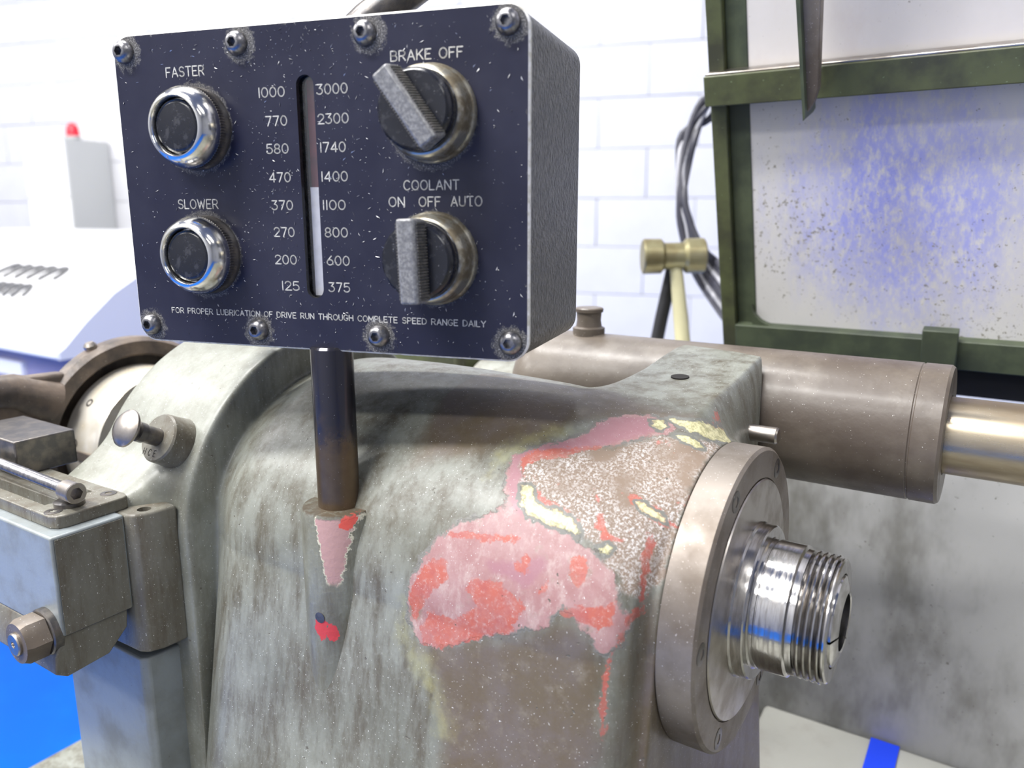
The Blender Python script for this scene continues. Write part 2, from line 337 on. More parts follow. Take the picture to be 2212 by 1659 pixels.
# ------------------------------------------------------------------ lathe bed and headstock casting
bed = MB().box(-.52, 1.0, -.20, .30, FZ, -.25); bed = bed.build('lathe_bed', CAST_PLAIN, bevel=.01)
tag(bed, 'heavy grey cast lathe bed carrying the headstock', 'lathe bed')
pan = MB().box(-.50, 1.0, -.43, -.205, -.32, -.30).box(-.50, 1.0, -.44, -.425, -.32, -.27).box(-.505, -.495, -.43, -.205, -.32, -.27)
tag(pan.build('chip_pan', CAST_PLAIN, bevel=.003), 'shallow grey chip pan along the front of the lathe bed', 'chip pan')
head = thing('lathe_headstock', 'big rounded grey-green cast lathe headstock with flaking red and pink paint', 'headstock', (-.18, 0, -.25))
TOP=[(-.0160,.0),(-.0160,.0640),(-.0162,.0672),(-.0172,.0680),(-.0200,.0688),(-.030,.0712),(-.045,.0748),(-.060,.0782),(-.0775,.0815),(-.100,.0838),(-.126,.0849),(-.172,.0861),(-.215,.0856),(-.234,.0843),(-.244,.0815),(-.252,.0780),(-.2590,.0768),(-.2602,.0790),(-.2607,.0945),(-.2624,.0980),(-.270,.0985),(-.300,.0985),(-.3445,.0970),(-.3455,.0950),(-.3458,.0600)]
FRO=[(-.0160,.0),(-.0160,.0620),(-.0165,.0655),(-.0195,.0662),(-.0216,.0700),(-.0228,.0765),(-.0275,.0818),(-.040,.0860),(-.060,.0892),(-.090,.0918),(-.126,.0930),(-.172,.0940),(-.215,.0945),(-.231,.0940),(-.241,.0915),(-.250,.0870),(-.2585,.0838),(-.2601,.0860),(-.2607,.0975),(-.2624,.1008),(-.270,.1015),(-.300,.1015),(-.3445,.1005),(-.3455,.0990),(-.3458,.0600)]
def dens(prof):
    prof=np.array(prof); n=len(prof); rows=[]
    for i in range(n-1):
        p0=prof[max(i-1,0)];p1=prof[i];p2=prof[i+1];p3=prof[min(i+2,n-1)]
        rows.append((p0,p1,p2,p3))
    return rows
def profile():
    T=dens(TOP); Fr=dens(FRO); out=[]
    for a,b in zip(T,Fr):
        L=max(np.linalg.norm(a[2]-a[1]),np.linalg.norm(b[2]-b[1])); k=max(2,int(np.ceil(L/.0011)))
        for j in range(k):
            t=j/k; r=[]
            for p0,p1,p2,p3 in (a,b):
                l=lambda q0,q1: max(np.linalg.norm(q1-q0),1e-6)
                d1=l(p1,p2); m1=(p2-p0)/(l(p0,p1)+d1)*d1; m2=(p3-p1)/(d1+l(p2,p3))*d1
                h=(2*t**3-3*t*t+1)*p1+(t**3-2*t*t+t)*m1+(3*t*t-2*t**3)*p2+(t**3-t*t)*m2
                r+=list(h)
            out.append(r)
    out.append(list(TOP[-1])+list(FRO[-1])); return np.array(out)
def ss(a,b,x): t=np.clip((x-a)/(b-a),0,1); return t*t*(3-2*t)
ZB=-.30
def section():
    # parameter s (mm of nominal arc): negative = back, positive = front ; returns s list
    back=-np.concatenate([np.linspace(.135+.248,.135,12)[:-1],np.linspace(.135,0,56)[:-1]])
    fro=np.concatenate([np.linspace(0,.135,130)[:-1],np.linspace(.135,.135+.248,150)])
    return np.concatenate([back,fro])
S90=.135
def point(xt,rt,xf,rf,s):
    """surface point; s=arc parameter, 0 top, .135 = front horizontal, beyond = down the wall"""
    a=np.clip(np.abs(s)/S90,0,1)*90.; front=s>0
    w=np.where(front,ss(22,84,a),0.)
    x=xt*(1-w)+xf*w; r=rt*(1-w)+rf*w
    ar=np.radians(a); y=r*np.sin(ar); z=r*np.cos(ar)
    down=np.clip(np.abs(s)-S90,0,None)
    z=z-down; y=y+down*np.where(front,.17*ss(-.263,-.255,x),.33)*np.clip(r/.085,0,1)
    y=np.where(front,-y,y)
    # flare of the left cap towards the bracket block
    fl=ss(-.272,-.292,x)*np.where(front,1,0)*ss(.052,.018,z)**2*.024
    fl=fl*ss(-.035,-.005,z)
    y=y-fl
    # lug rising from the back of the barrel to the carrier tube
    m=ss(-.094,-.080,x)*(1-ss(-.0310,-.0170,x))*np.where(z>.004,1.,0.)
    y=np.where(y>0,y*(1+.46*m),y)
    zl=np.interp(y,[-.035,-.02,0,.02,.04,.065,.088,.108,.13],[.055,.068,.0772,.0808,.0828,.0850,.0885,.0906,.0900])
    d=zl-z; k=.004; d=.5*(d+np.sqrt(d*d+k*k))
    z=z+m*np.where(y>-.035,d,0)*ss(-.034,-.012,y)
    return x,y,z
def grid():
    P=profile(); s=section()
    A=[P[:,k][:,None] for k in range(4)]
    x,y,z=point(*A,s[None,:]); return P,s,np.stack([x,y,z],-1)
def poly_sd(poly, X, S):                                  # signed distance in mm, inside negative
    P = np.array(poly, float); best = np.full(X.shape, 1e9); inside = np.zeros(X.shape, bool)
    for (x0, y0), (x1, y1) in zip(P, np.roll(P, -1, 0)):
        ex, ey = x1 - x0, y1 - y0; t = np.clip(((X - x0) * ex + (S - y0) * ey) / (ex * ex + ey * ey + 1e-9), 0, 1)
        best = np.minimum(best, (X - x0 - ex * t) ** 2 + (S - y0 - ey * t) ** 2)
        inside ^= ((y0 > S) != (y1 > S)) & (X < ex * (S - y0) / (ey if abs(ey) > 1e-9 else 1e-9) + x0)
    return np.where(inside, -1, 1) * np.sqrt(best)
def grid_mesh(name, G, attrs, m, parent, flip=False):
    a, b = G.shape[:2]; V = G.reshape(-1, 3) - np.array(shift_of(parent))
    I = np.arange(a * b).reshape(a, b); q = np.stack([I[:-1, :-1], I[1:, :-1], I[1:, 1:], I[:-1, 1:]], -1).reshape(-1, 4)
    if flip: q = q[:, ::-1]
    me = bpy.data.meshes.new(name); me.from_pydata(V.tolist(), [], q.tolist())
    for k, arr in attrs.items():
        at = me.attributes.new(k, 'FLOAT', 'POINT'); at.data.foreach_set('value', np.clip(arr, -20, 20).astype(np.float32).ravel())
    for p in me.polygons: p.use_smooth = True
    me.set_sharp_from_angle(angle=R_(50)); me.materials.append(m)
    o = bpy.data.objects.new(name, me); col.objects.link(o); o.parent = parent; return o
PATCH = dict(
bare=[[(-83.8,57.8),(-72,54.5),(-63,46.2),(-50.2,36.2),(-39.3,20.1),(-27.9,16.8),(-16.9,0.6),(-16.1,22.1),(-16,44),(-16,71.3),(-16.2,93.6),(-18.5,101.4),(-22.1,100.7),(-22.6,90.8),(-31.1,97.2),(-36.5,95.8),(-35.9,90.8),(-45.9,87.8),(-51.3,81.5),(-65.1,79.2),(-72,75.2),(-79.7,71.5),(-83.9,62.8)],[(-47.4,98.2),(-44.3,96.3),(-41.2,99.2),(-41.2,103.9),(-43.6,105.9),(-46.6,103)],[(-33.7,88),(-23.3,85.6),(-19.1,96.9),(-21.8,106.7),(-27.7,105.7)],[(-117.7,130.7),(-111,128),(-110.2,134.7),(-116.1,138.3)]],
pink=[[(-105.8,100.1),(-100.2,94.8),(-89,88.5),(-82.3,83.7),(-89.1,66.8),(-89.2,60.3),(-86,55.1),(-75.7,46.6),(-67,36.2),(-64.6,22.6),(-58,11.6),(-50,3.6),(-40.9,3.8),(-34.1,9.6),(-36.3,16.6),(-42.4,23.4),(-50.5,35.3),(-64.2,48.1),(-75.4,56.6),(-82.2,60.9),(-78.7,73.6),(-73,83),(-60.5,85.8),(-50.4,87),(-46.5,90.3),(-39.1,92.7),(-32.7,96.6),(-29.5,102.8),(-26.7,111.1),(-22.8,114.6),(-24.4,126.1),(-29.1,132.1),(-33.4,128.9),(-37.8,122.3),(-43.3,117.3),(-48.9,117.3),(-51.9,123.7),(-66.3,130.6),(-81,136.3),(-89.5,139.9),(-100.5,145.9),(-110.7,147.2),(-117.5,139.6),(-119.6,127.3),(-114.6,114),(-110.4,106.6)]],
purple=[[(-83.1,77),(-88.6,66.7),(-88.8,60.2),(-85,55.3),(-75.5,47.2),(-66.7,36.8),(-63.9,23.5),(-57.7,12.5),(-44.7,5.6),(-38.1,11.6),(-50.3,30.6),(-55.6,38.5),(-64.4,47.6),(-82.6,60.2),(-79.7,73.9),(-73.2,85.1),(-78.7,84.4)],[(-82.5,106.9),(-68.6,103.8),(-58.1,98.6),(-54.7,103.2),(-64.4,112.5),(-71.9,110.7),(-79.4,110.7)],[(-85.1,149.3),(-80.5,140.4),(-76.1,141.1),(-77,152.8),(-81.1,155.9)]],
red=[[(-89.5,114.7),(-77.3,112.3),(-67.8,115.9),(-62.1,119.9),(-67.4,129.8),(-81,136.3),(-98.2,145.6),(-109,146.7),(-111.5,139),(-107,132.8),(-92.3,131),(-83.6,124.5),(-89.3,118.6)],[(-117.5,129.1),(-116.1,123),(-110.1,112.1),(-103.4,109.7),(-99.2,112.4),(-99.4,117),(-105.7,123),(-110.2,128.8),(-112.7,135.3),(-115,136.9)],[(-105.1,99.6),(-88.1,96.7),(-71.8,93.8),(-70,95.9),(-82.9,98.9),(-101.3,101.4)],[(-73.6,74),(-70.2,74),(-65.9,77.2),(-56.4,78.4),(-50.8,80.5),(-47.7,86.2),(-52.7,81.5),(-60.6,80.1),(-68.1,80)],[(-48.7,118),(-39.5,113.4),(-31.2,111.6),(-28.4,109.5),(-28.3,117.7),(-33,122.2),(-39.3,120)],[(-70.5,103),(-67.6,103.2),(-65.8,100.8),(-63.1,103.8),(-64.8,108.4),(-68.8,106.1)],[(-59.7,114.1),(-56.8,110.8),(-54.4,107.6),(-55.2,111.2),(-57.7,113.8)],[(-48.2,98),(-44.6,95.7),(-40.7,99),(-40.6,104.5),(-43.3,106.6),(-46.9,103.5)],[(-44.4,76.1),(-42.5,76.3),(-39.9,81.6),(-36.4,84.3),(-31.6,83.9),(-37.5,87.2),(-42.5,82.5)],[(-24.4,83.9),(-23.7,76.5),(-21.7,80),(-22,93.7),(-22.1,100.3),(-20.8,108.8),(-21.8,108.8),(-23.1,98.5)],[(-22.2,108.8),(-21.3,110),(-24.5,124.1),(-27.6,131.9),(-28.2,141.3),(-27.7,153.9),(-27.7,164.8),(-28.3,164.8),(-28.9,154),(-29.6,137.8),(-26.4,126)],[(-39.3,63),(-30.9,61.9),(-20.8,65.9),(-15.8,69.3),(-19.9,71.6),(-27.3,69.1),(-33.9,66.3)],[(-84.5,56),(-63.5,45),(-57.3,39.5),(-57.9,43.4),(-71.5,55.8),(-82,62.2),(-79.6,69.2),(-80.6,69.6),(-85.4,60.5)],[(-25,-12.2),(-26.5,-33.4),(-25.1,-42.6),(-22.5,-27.3),(-23.6,-12.2)],[(-26.6,1.1),(-21.7,-18.2),(-19.9,-50.2),(-20.2,-14.3)]],
cream=[[(-79.2,73.3),(-74.9,72.5),(-69.9,79),(-65,80.5),(-59.6,80.2),(-52.7,81.9),(-48.5,86.1),(-47.4,89.4),(-51.6,87.4),(-59.1,86.7),(-65.6,85.6),(-71.1,85),(-75.7,81.6)],[(-40.8,2.4),(-28.7,1.5),(-21.9,-11.6),(-19.9,-57.6),(-16,-12.8),(-21.4,3.8),(-28.2,9.4),(-36.1,6.2)],[(-33.4,15.9),(-27.4,13.3),(-23,12.3),(-20.2,13.4),(-23.3,18.2),(-28.4,18.4)],[(-33,65),(-29.7,64),(-23.1,66.5),(-20.7,69.7),(-23.7,69.5),(-28.2,68.6)],[(-39.4,90.8),(-36.3,87.8),(-34.1,88.6),(-35.6,91.7),(-38,92.4)],[(-46.4,8.2),(-42,5.6),(-38.5,10.4),(-40,15.2),(-44.1,13)]],
grime=[[(-112.4,149.3),(-89.5,139.9),(-66.3,131.4),(-50.9,123.5),(-43.2,118.1),(-37.2,123.1),(-32.4,130.6),(-29,136),(-24.4,286.1),(-84,301.6),(-94.6,179.6),(-98.1,168.9),(-103,156.5)],[(-22.8,112.6),(-20.8,106.6),(-17.3,103.3),(-15.9,306.4),(-23.3,286.7),(-23.4,147.5)],[(-157.9,-0.8),(-73.2,-8),(-30.1,-2.2),(-30.1,10.1),(-65.9,19.7),(-86.6,52.2),(-111.8,67.4),(-133.3,74.5)]],
yellow=[[(-121.5,131.6),(-114.9,150),(-105.8,153.3),(-98.5,165),(-91.2,178.5),(-95.7,180),(-103.2,166.5),(-112.8,157.5),(-120.3,147.5)],[(-84.7,51.6),(-93.4,65.5),(-95.3,70.9),(-94.6,54.8),(-80.1,38),(-72,35.9)]],
)
prof_, s_, G = grid(); Xmm = G[:, :, 0] * 1000; Smm = np.broadcast_to(s_[None, :] * 1000, Xmm.shape)
near = (Xmm > -145) & (Smm > -20) & (Smm < 384); at_ = {}
for k, polys in PATCH.items():
    d = np.full(Xmm.shape, 20.)
    for p in polys: d[near] = np.minimum(d[near], poly_sd(p, Xmm[near], Smm[near]))
    if k == 'grime': d = np.where((Xmm > -19.5) & (np.abs(Smm) > 135), -20, d)      # rusty end face under the flange
    at_[k] = d
casting = grid_mesh('casting', G, at_, CASTING, head)
# post boss, rear corner pillar
bs = MB().lathe([(-.15, .0172), (-.01, .0174), (.0345, .0174), (.0367, .0162), (.0367, .0094)], (-.1654, -.085, 0), (0, 0, 1), 72)
boss = bs.mesh('post_boss', shift_of(head))
o = bpy.data.objects.new('post_boss', boss); col.objects.link(o); o.parent = head
def boss_material():
    t = NT('boss_flaked_enamel'); n = t.noise(300, 6, .7); X, Y, Z = t.sep()
    nn = t.math('MULTIPLY', t.math('SUBTRACT', n, .5), .006)
    big = t.noise(30, 5, .6); c = t.mix(t.step(big, .3, .7), (.215, .225, .195), (.155, .155, .120))
    c = t.mix(t.math('MULTIPLY', t.step(t.noise(420, 4, .65), .5, .8), .4), c, (.34, .36, .33))
    c = t.mix(t.math('MULTIPLY', t.step(t.noise(60, 8, .72, stretch=(1.6, 1.6, .28), off=(3, 0, 0)), .38, .70), .8), c, (.090, .076, .050))
    dx = t.math('ABSOLUTE', t.math('SUBTRACT', X, .0240))            # flake runs down the front of the boss, narrowing
    z = t.math('SUBTRACT', Z, .2867); half = t.math('ADD', .0072, t.math('MULTIPLY', z, .16))
    d = t.math('ADD', t.math('SUBTRACT', dx, half), nn); low = t.step(t.math('ADD', z, nn), -.033, -.030); top = t.step(t.math('ADD', z, t.math('MULTIPLY', nn, .5)), -.001, -.002)
    f = t.math('MULTIPLY', t.math('MULTIPLY', t.step(d, .0002, -.0002), low), top)
    rim = t.math('MULTIPLY', t.step(t.math('ABSOLUTE', d), .0007, .0003), low); c = t.mix(rim, c, (.55, .53, .42)); c = t.mix(f, c, (.40, .245, .24))
    def blob(x0, z0, rx, rz, colr, c):
        a = t.math('DIVIDE', t.math('SUBTRACT', X, x0), rx); b = t.math('DIVIDE', t.math('SUBTRACT', z, z0), rz)
        q = t.math('ADD', t.math('SQRT', t.math('ADD', t.math('MULTIPLY', a, a), t.math('MULTIPLY', b, b))), t.math('MULTIPLY', nn, 300))
        return t.mix(t.step(q, 1.05, .95), c, colr)
    c = blob(.0288, -.003, .0022, .0032, (.60, .09, .07), c)
    c = blob(.0172, -.0535, .0034, .0058, (.52, .05, .05), c); c = blob(.0222, -.0555, .0026, .0042, (.52, .05, .05), c)
    c = t.mix(t.step(t.math('ADD', z, nn), -.0012, .0002), c, (.10, .08, .055))
    return t.out(c, .36, 0, .5, t.bump(t.math('ADD', t.math('MULTIPLY', f, -.6), t.noise(420, 4)), .4, .0006), .1)
boss.materials.append(boss_material())
MB().lathe([(-.001, .0026), (.0003, .0026), (.0003, 0)], (-.1632, -.1021, -.0120), (.12, -1, 0), 20).build('set_screw_hole', DARK_STEEL, head)
mb = MB().prism([(-.356, -.1215), (-.281, -.1215), (-.2775, -.119), (-.2765, -.098), (-.2765, .08), (-.356, .08)], 'z', -.25, -.0625)
mb.build('corner_pillar', CAST_BLUE, head, .0012)
MB().lathe([(-.0004, .0047), (.0003, .0047), (.0003, 0)], (-.0575, .054, .08455), (0, -.06, 1), 28).build('oil_hole', HOLE, head)
MB().lathe([(-.002, .0034), (.0003, .0034), (.0003, 0)], (-.2852, -.0698, .0695), (0, -.7086, .7056), 24).build('oil_plug', HOLE, head)
# carrier tube
TY, TZ, TR = .129, .054, .0367
mb = MB().lathe([(-.196, .0), (-.1955, .018), (-.192, .030), (-.185, .0355), (-.175, TR), (.0465, TR), (.0470, .0362), (.0476, .0362), (.0480, TR)], (0, TY, TZ), (1, 0, 0), 96)
tb = mb.build('carrier_tube', TUBE_M, head)
mb = MB().lathe([(.0480, .030), (.0480, TR), (.0600, TR), (.0615, .0355), (.0615, .0212), (.058, .0206)], (0, TY, TZ), (1, 0, 0), 96)
mb.build('tube_end_ring', TUBE_M, head)
cp = MB().lathe([(-.004, .010), (.0005, .0105), (.0035, .0105), (.0045, .0085), (.0085, .0078), (.0135, .0082), (.0140, .0092), (.0160, .0094), (.0168, .0085), (.0168, 0)], (-.1505, TY, TZ + TR), (0, 0, 1), 40)
cp.build('oil_cup', TUBE_M, head)
MB().lathe([(-.012, .0043), (.0085, .0043), (.0095, .0036), (.0095, 0)], (-.018, .0655, .0575), (1, 0, 0), 28).build('dowel_pin', STEEL_SATIN, head)
# bearing flange with six countersunk socket screws, inner cover disc
RF = .0675
fl = MB().lathe([(-.0155, .030), (-.0155, RF), (-.0012, RF), (0, RF - .0014), (0, .0540), (-.0010, .0538), (-.0010, .03)], seg=160).build('bearing_flange', FLANGE_M, head)
sc_me = MB().lathe([(-.003, .0046), (.0002, .0046), (.0003, .0042), (.0003, .0024), (-.0026, .0022), (-.0026, 0)], seg=36, hexes=(3, 4)).mesh('socket_screw'); sc_me.materials.append(DARK_STEEL)
for k in range(6):
    a = R_(-32.4 + 60 * k); place('socket_screw', sc_me, fl, (0, -.0607 * math.sin(a), .0607 * math.cos(a)), (a, 0, 0))
MB().lathe([(-.004, .028), (-.004, .0534), (.0002, .0534), (.0008, .0530), (.0010, .045), (.0012, .0345)] + [], seg=160).build('cover_disc', STEEL_SATIN, head)
# ------------------------------------------------------------------ spindle nose and collet
sp = thing('spindle_nose', 'polished steel lathe spindle nose with threaded end', 'spindle', (.02, 0, 0))
MB().lathe([(-.004, .0300), (-.004, .0345), (.0018, .0345), (.0026, .0338), (.0070, .0338), (.0076, .0332), (.0076, .0290), (.0082, .0282), (.0098, .0282), (.0100, .0279), (.0104, .0279), (.0106, .0283), (.0218, .0283), (.0222, .0277), (.0226, .0270), (.0250, .0268), (.0254, .0245)], seg=128).build('nose_body', STEEL, sp)
pr = [(.0252, .0245)]
for k in range(4):
    x = .0262 + .0026 * k; pr += [(x - .0004, .0248), (x + .0004, .0270), (x + .0010, .0272), (x + .0016, .0270), (x + .0021, .0247)]
pr += [(.0364, .0250), (.0366, .0262), (.0372, .0262), (.0378, .0254), (.0378, .0200), (.0360, .0196), (.0250, .0180)]
MB().lathe(pr, seg=128).build('thread', STEEL, sp)
cl = thing('collet', 'slotted steel collet seated in the spindle nose', 'collet', (.03, 0, 0))
segs = []
for k in range(3):                                         # three jaws with saw slots between them
    mb = MB(); a0, a1 = R_(120 * k + 27 + 1.8), R_(120 * k + 27 + 118.2); n = 22
    prof = [(.026, .0190), (.0372, .0194), (.0384, .0190), (.0402, .0140), (.0404, .0128), (.0400, .0120), (.026, .0118)]
    vs_, fs = [], []
    for i in range(n + 1):
        a = a0 + (a1 - a0) * i / n
        vs_ += [(x, r * math.sin(a), r * math.cos(a)) for x, r in prof]
    m = len(prof)
    for i in range(n):
        fs += [(i * m + j, (i + 1) * m + j, (i + 1) * m + (j + 1) % m, i * m + (j + 1) % m) for j in range(m)]
    fs += [tuple(range(m)), tuple(range(n * m, n * m + m))[::-1]]
    mb.add(vs_, fs).build('collet_jaw', STEEL, cl)
MB().lathe([(.024, .0195), (.027, .0195), (.027, .0)], seg=48).build('collet_throat', DARK_STEEL, cl)
# ------------------------------------------------------------------ support bar
o = MB().lathe([(.035, .0203), (.70, .0203)], (0, TY, TZ), (1, 0, 0), 72).build('support_bar', BAR_M); tag(o, 'oiled round steel bar sliding in the end of the brown tube', 'bar')
# ------------------------------------------------------------------ lettering: single-stroke engraver's alphabet on a 4 x 6 grid
def arc(cx, cy, rx, ry, a0, a1, n=10): return [(cx + rx * math.cos(R_(a0 + (a1 - a0) * i / n)), cy + ry * math.sin(R_(a0 + (a1 - a0) * i / n))) for i in range(n + 1)]
GL = {'A': (4, [[(0, 0), (2, 6), (4, 0)], [(.7, 2), (3.3, 2)]]), 'B': (3.6, [[(0, 3.2), (0, 0), (2, 0)] + arc(2, 1.6, 1.6, 1.6, -90, 90) + [(0, 3.2)], [(0, 3.2), (0, 6), (1.9, 6)] + arc(1.9, 4.6, 1.4, 1.4, 90, -90) + [(0, 3.2)]]),
 'C': (3.8, [arc(2.1, 3, 2.1, 3, 45, 315, 18)]), 'D': (3.8, [[(0, 0), (0, 6), (1.2, 6)] + arc(1.2, 3, 2.6, 3, 90, -90, 14) + [(0, 0)]]), 'E': (3.2, [[(3.2, 6), (0, 6), (0, 0), (3.2, 0)], [(0, 3.1), (2.6, 3.1)]]),
 'F': (3.1, [[(3.1, 6), (0, 6), (0, 0)], [(0, 3.1), (2.5, 3.1)]]), 'G': (4, [arc(2.1, 3, 2.1, 3, 45, 330, 18) + [(4, 2.6), (2.4, 2.6)]]), 'H': (3.7, [[(0, 0), (0, 6)], [(3.7, 0), (3.7, 6)], [(0, 3.1), (3.7, 3.1)]]),
 'I': (.2, [[(.1, 0), (.1, 6)]]), 'K': (3.5, [[(0, 0), (0, 6)], [(3.4, 6), (0, 2.4)], [(1.2, 3.6), (3.6, 0)]]), 'L': (2.9, [[(0, 6), (0, 0), (2.9, 0)]]), 'M': (4.4, [[(0, 0), (0, 6), (2.2, 1.8), (4.4, 6), (4.4, 0)]]),
 'N': (3.7, [[(0, 0), (0, 6), (3.7, 0), (3.7, 6)]]), 'O': (4.2, [arc(2.1, 3, 2.1, 3, 0, 360, 22)]), 'P': (3.4, [[(0, 0), (0, 6), (1.8, 6)] + arc(1.8, 4.4, 1.6, 1.6, 90, -90) + [(0, 2.8)]]),
 'R': (3.6, [[(0, 0), (0, 6), (1.8, 6)] + arc(1.8, 4.4, 1.6, 1.6, 90, -90) + [(0, 2.8)], [(1.8, 2.8), (3.6, 0)]]), 'S': (3.5, [arc(1.8, 4.5, 1.6, 1.5, 30, 270, 12) + arc(1.8, 1.55, 1.7, 1.5, 90, -150, 12)]),
 'T': (3.6, [[(0, 6), (3.6, 6)], [(1.8, 6), (1.8, 0)]]), 'U': (3.6, [[(0, 6), (0, 1.8)] + arc(1.8, 1.8, 1.8, 1.8, 180, 360, 12) + [(3.6, 6)]]), 'V': (3.8, [[(0, 6), (1.9, 0), (3.8, 6)]]),
 'W': (5.2, [[(0, 6), (1.3, 0), (2.6, 5), (3.9, 0), (5.2, 6)]]), 'Y': (3.8, [[(0, 6), (1.9, 3), (3.8, 6)], [(1.9, 3), (1.9, 0)]]), ' ': (2.2, []),
 '0': (3.6, [arc(1.8, 3, 1.8, 3, 0, 360, 22)]), '1': (.5, [[(.3, 0), (.3, 6)]]), '2': (3.4, [arc(1.7, 4.3, 1.7, 1.7, 170, -30, 12) + [(0, 0), (3.5, 0)]]),
 '3': (3.4, [[(.1, 6), (3.2, 6), (1.5, 3.7)] + arc(1.5, 1.85, 1.85, 1.85, 85, -150, 14)]), '4': (3.7, [[(2.8, 0), (2.8, 6), (0, 1.6), (3.8, 1.6)]]), '5': (3.4, [[(3.2, 6), (.4, 6), (.2, 3.3)] + arc(1.6, 1.9, 1.85, 1.9, 125, -150, 14)]),
 '6': (3.5, [[(2.6, 6), (.35, 2.9)] + arc(1.75, 1.8, 1.75, 1.8, 150, -210, 20)]), '7': (3.4, [[(0, 6), (3.4, 6), (1.2, 0)]]), '8': (3.4, [arc(1.7, 4.5, 1.45, 1.5, 0, 360, 18), arc(1.7, 1.55, 1.7, 1.55, 0, 360, 18)])}
def strokes(text, gap=1.35):
    x = 0; out = []
    for ch in text:
        wd, st = GL[ch]; out += [[(x + px, py) for px, py in s] for s in st]; x += wd + gap
    return out, x - gap
def text_mesh(text, u0, u1, z0, h, wid, put):             # put(u, z) -> 3-D point; text fills u0..u1 at cap height h
    st, L = strokes(text); kx = (u1 - u0) / L; kz = h / 6; mb = MB()
    for s in st:
        q = [Vector((u0 + x * kx, z0 + y * kz)) for x, y in s]
        for a, b in zip(q, q[1:]):
            d = (b - a); n_ = Vector((-d.y, d.x)).normalized() * wid / 2 if d.length > 1e-9 else Vector((0, 0))
            mb.add([put(*(a + n_)), put(*(a - n_)), put(*(b - n_)), put(*(b + n_))], [(0, 1, 2, 3)])
        for a in q:
            mb.add([put(a.x + wid / 2 * math.cos(k * math.pi / 4), a.y + wid / 2 * math.sin(k * math.pi / 4)) for k in range(8)], [tuple(range(8))])
    return mb
# ------------------------------------------------------------------ control box on its post (swivelled 15 degrees)
cb = thing('control_box', 'navy-faced machine control box with two buttons and two selector knobs on a steel post', 'control box', (-.1654, -.085, .0367), TH)
BW, BH, CU, CZB, FY = .1915, .1340, -.0032, .1392, -.0055     # plate size, centre (u, z) and front plane (local y)
MB().lathe([(-.03, .0094), (.0728, .0094), (.0738, .0086), (.0738, 0)], (0, 0, 0), (0, 0, 1), 64).build('post', POST_M, cb)
# enclosure: rounded box with a recessed front
outer = [(CU + x, CZB + z) for x, z in rrect(BW - .001, BH - .0006, .0090, 8)]; inner = [(CU + x, CZB + z) for x, z in rrect(BW - .009, BH - .009, .006, 8)]
n_ = len(outer); mb = MB()
mb.add([(x, -.0033, z) for x, z in outer] + [(x, .0745, z) for x, z in outer] + [(x, .0775, z) for x, z in [(CU + a, CZB + b) for a, b in rrect(BW - .006, BH - .006, .007, 8)]] + [(x, -.0033, z) for x, z in inner] + [(x, .0045, z) for x, z in inner],
       [(i, (i + 1) % n_, n_ + (i + 1) % n_, n_ + i) for i in range(n_)] + [(n_ + i, n_ + (i + 1) % n_, 2 * n_ + (i + 1) % n_, 2 * n_ + i) for i in range(n_)] + [tuple(range(2 * n_, 3 * n_))]
       + [(i, 3 * n_ + i, 3 * n_ + (i + 1) % n_, (i + 1) % n_) for i in range(n_)] + [(3 * n_ + i, 4 * n_ + i, 4 * n_ + (i + 1) % n_, 3 * n_ + (i + 1) % n_) for i in range(n_)] + [tuple(range(4 * n_, 5 * n_))])
mb.build('enclosure', WRINKLE, cb, label='black wrinkle-painted enclosure')
def plate():                                               # face plate with the speed-window slot cut through it
    bm = bmesh.new(); out2 = rrect(BW, BH, .0090, 8); sl = [(x, z + .0010) for x, z in rrect(.0082, .0905, .00405, 8)]
    loops = []
    for y, pls in ((0, (rrect(BW - .0014, BH - .0014, .0083, 8), sl)), (.0021, (out2, sl))):
        lp = []
        for pl in pls: lp.append([bm.verts.new((x, y, z)) for x, z in pl])
        es = [bm.edges.new((l[i], l[(i + 1) % len(l)])) for l in lp for i in range(len(l))]
        bmesh.ops.triangle_fill(bm, use_beauty=True, edges=es); loops.append(lp)
    nf = len(bm.faces)
    for k in range(2):
        a, b = loops[0][k], loops[1][k]
        if k == 0:
            m3 = [bm.verts.new((x, .0006, z)) for x, z in out2]
            for i in range(len(a)): bm.faces.new((a[i], a[(i + 1) % len(a)], m3[(i + 1) % len(a)], m3[i])).material_index = 1
            a = m3
        for i in range(len(a)):
            f = bm.faces.new((a[i], a[(i + 1) % len(a)], b[(i + 1) % len(a)], b[i])); f.material_index = 1 if k == 0 else 2
    bmesh.ops.recalc_face_normals(bm, faces=bm.faces); me = bpy.data.meshes.new('faceplate'); bm.to_mesh(me); bm.free()
    for m_ in (NAVY, PLATE_EDGE, CHANNEL): me.materials.append(m_)
    o = bpy.data.objects.new('faceplate', me); col.objects.link(o); o.parent = cb; o.location = (CU, FY, CZB); return tag(o, 'scuffed navy engraved face plate')
fp = plate()
def pt(u, v, w_=0): return Vector((CU + u, FY - w_, CZB + v))
# eight button-head socket screws
scr = MB().lathe([(-.002, .0049), (.0004, .0049), (.0016, .0047), (.0029, .0039), (.0037, .0029), (.0039, .0023), (.0039, .0020), (.0012, .0019), (.0012, 0)], d=(0, -1, 0), seg=36, hexes=(6, 7)).mesh('button_head_screw'); scr.materials.append(SCREW_M)
for v, us in ((.0600, (-.0893, -.0310, .0283, .0873)), (-.0592, (-.0882, -.0297, .0297, .0882))):
    for u in us: place('button_head_screw', scr, cb, pt(u, v))
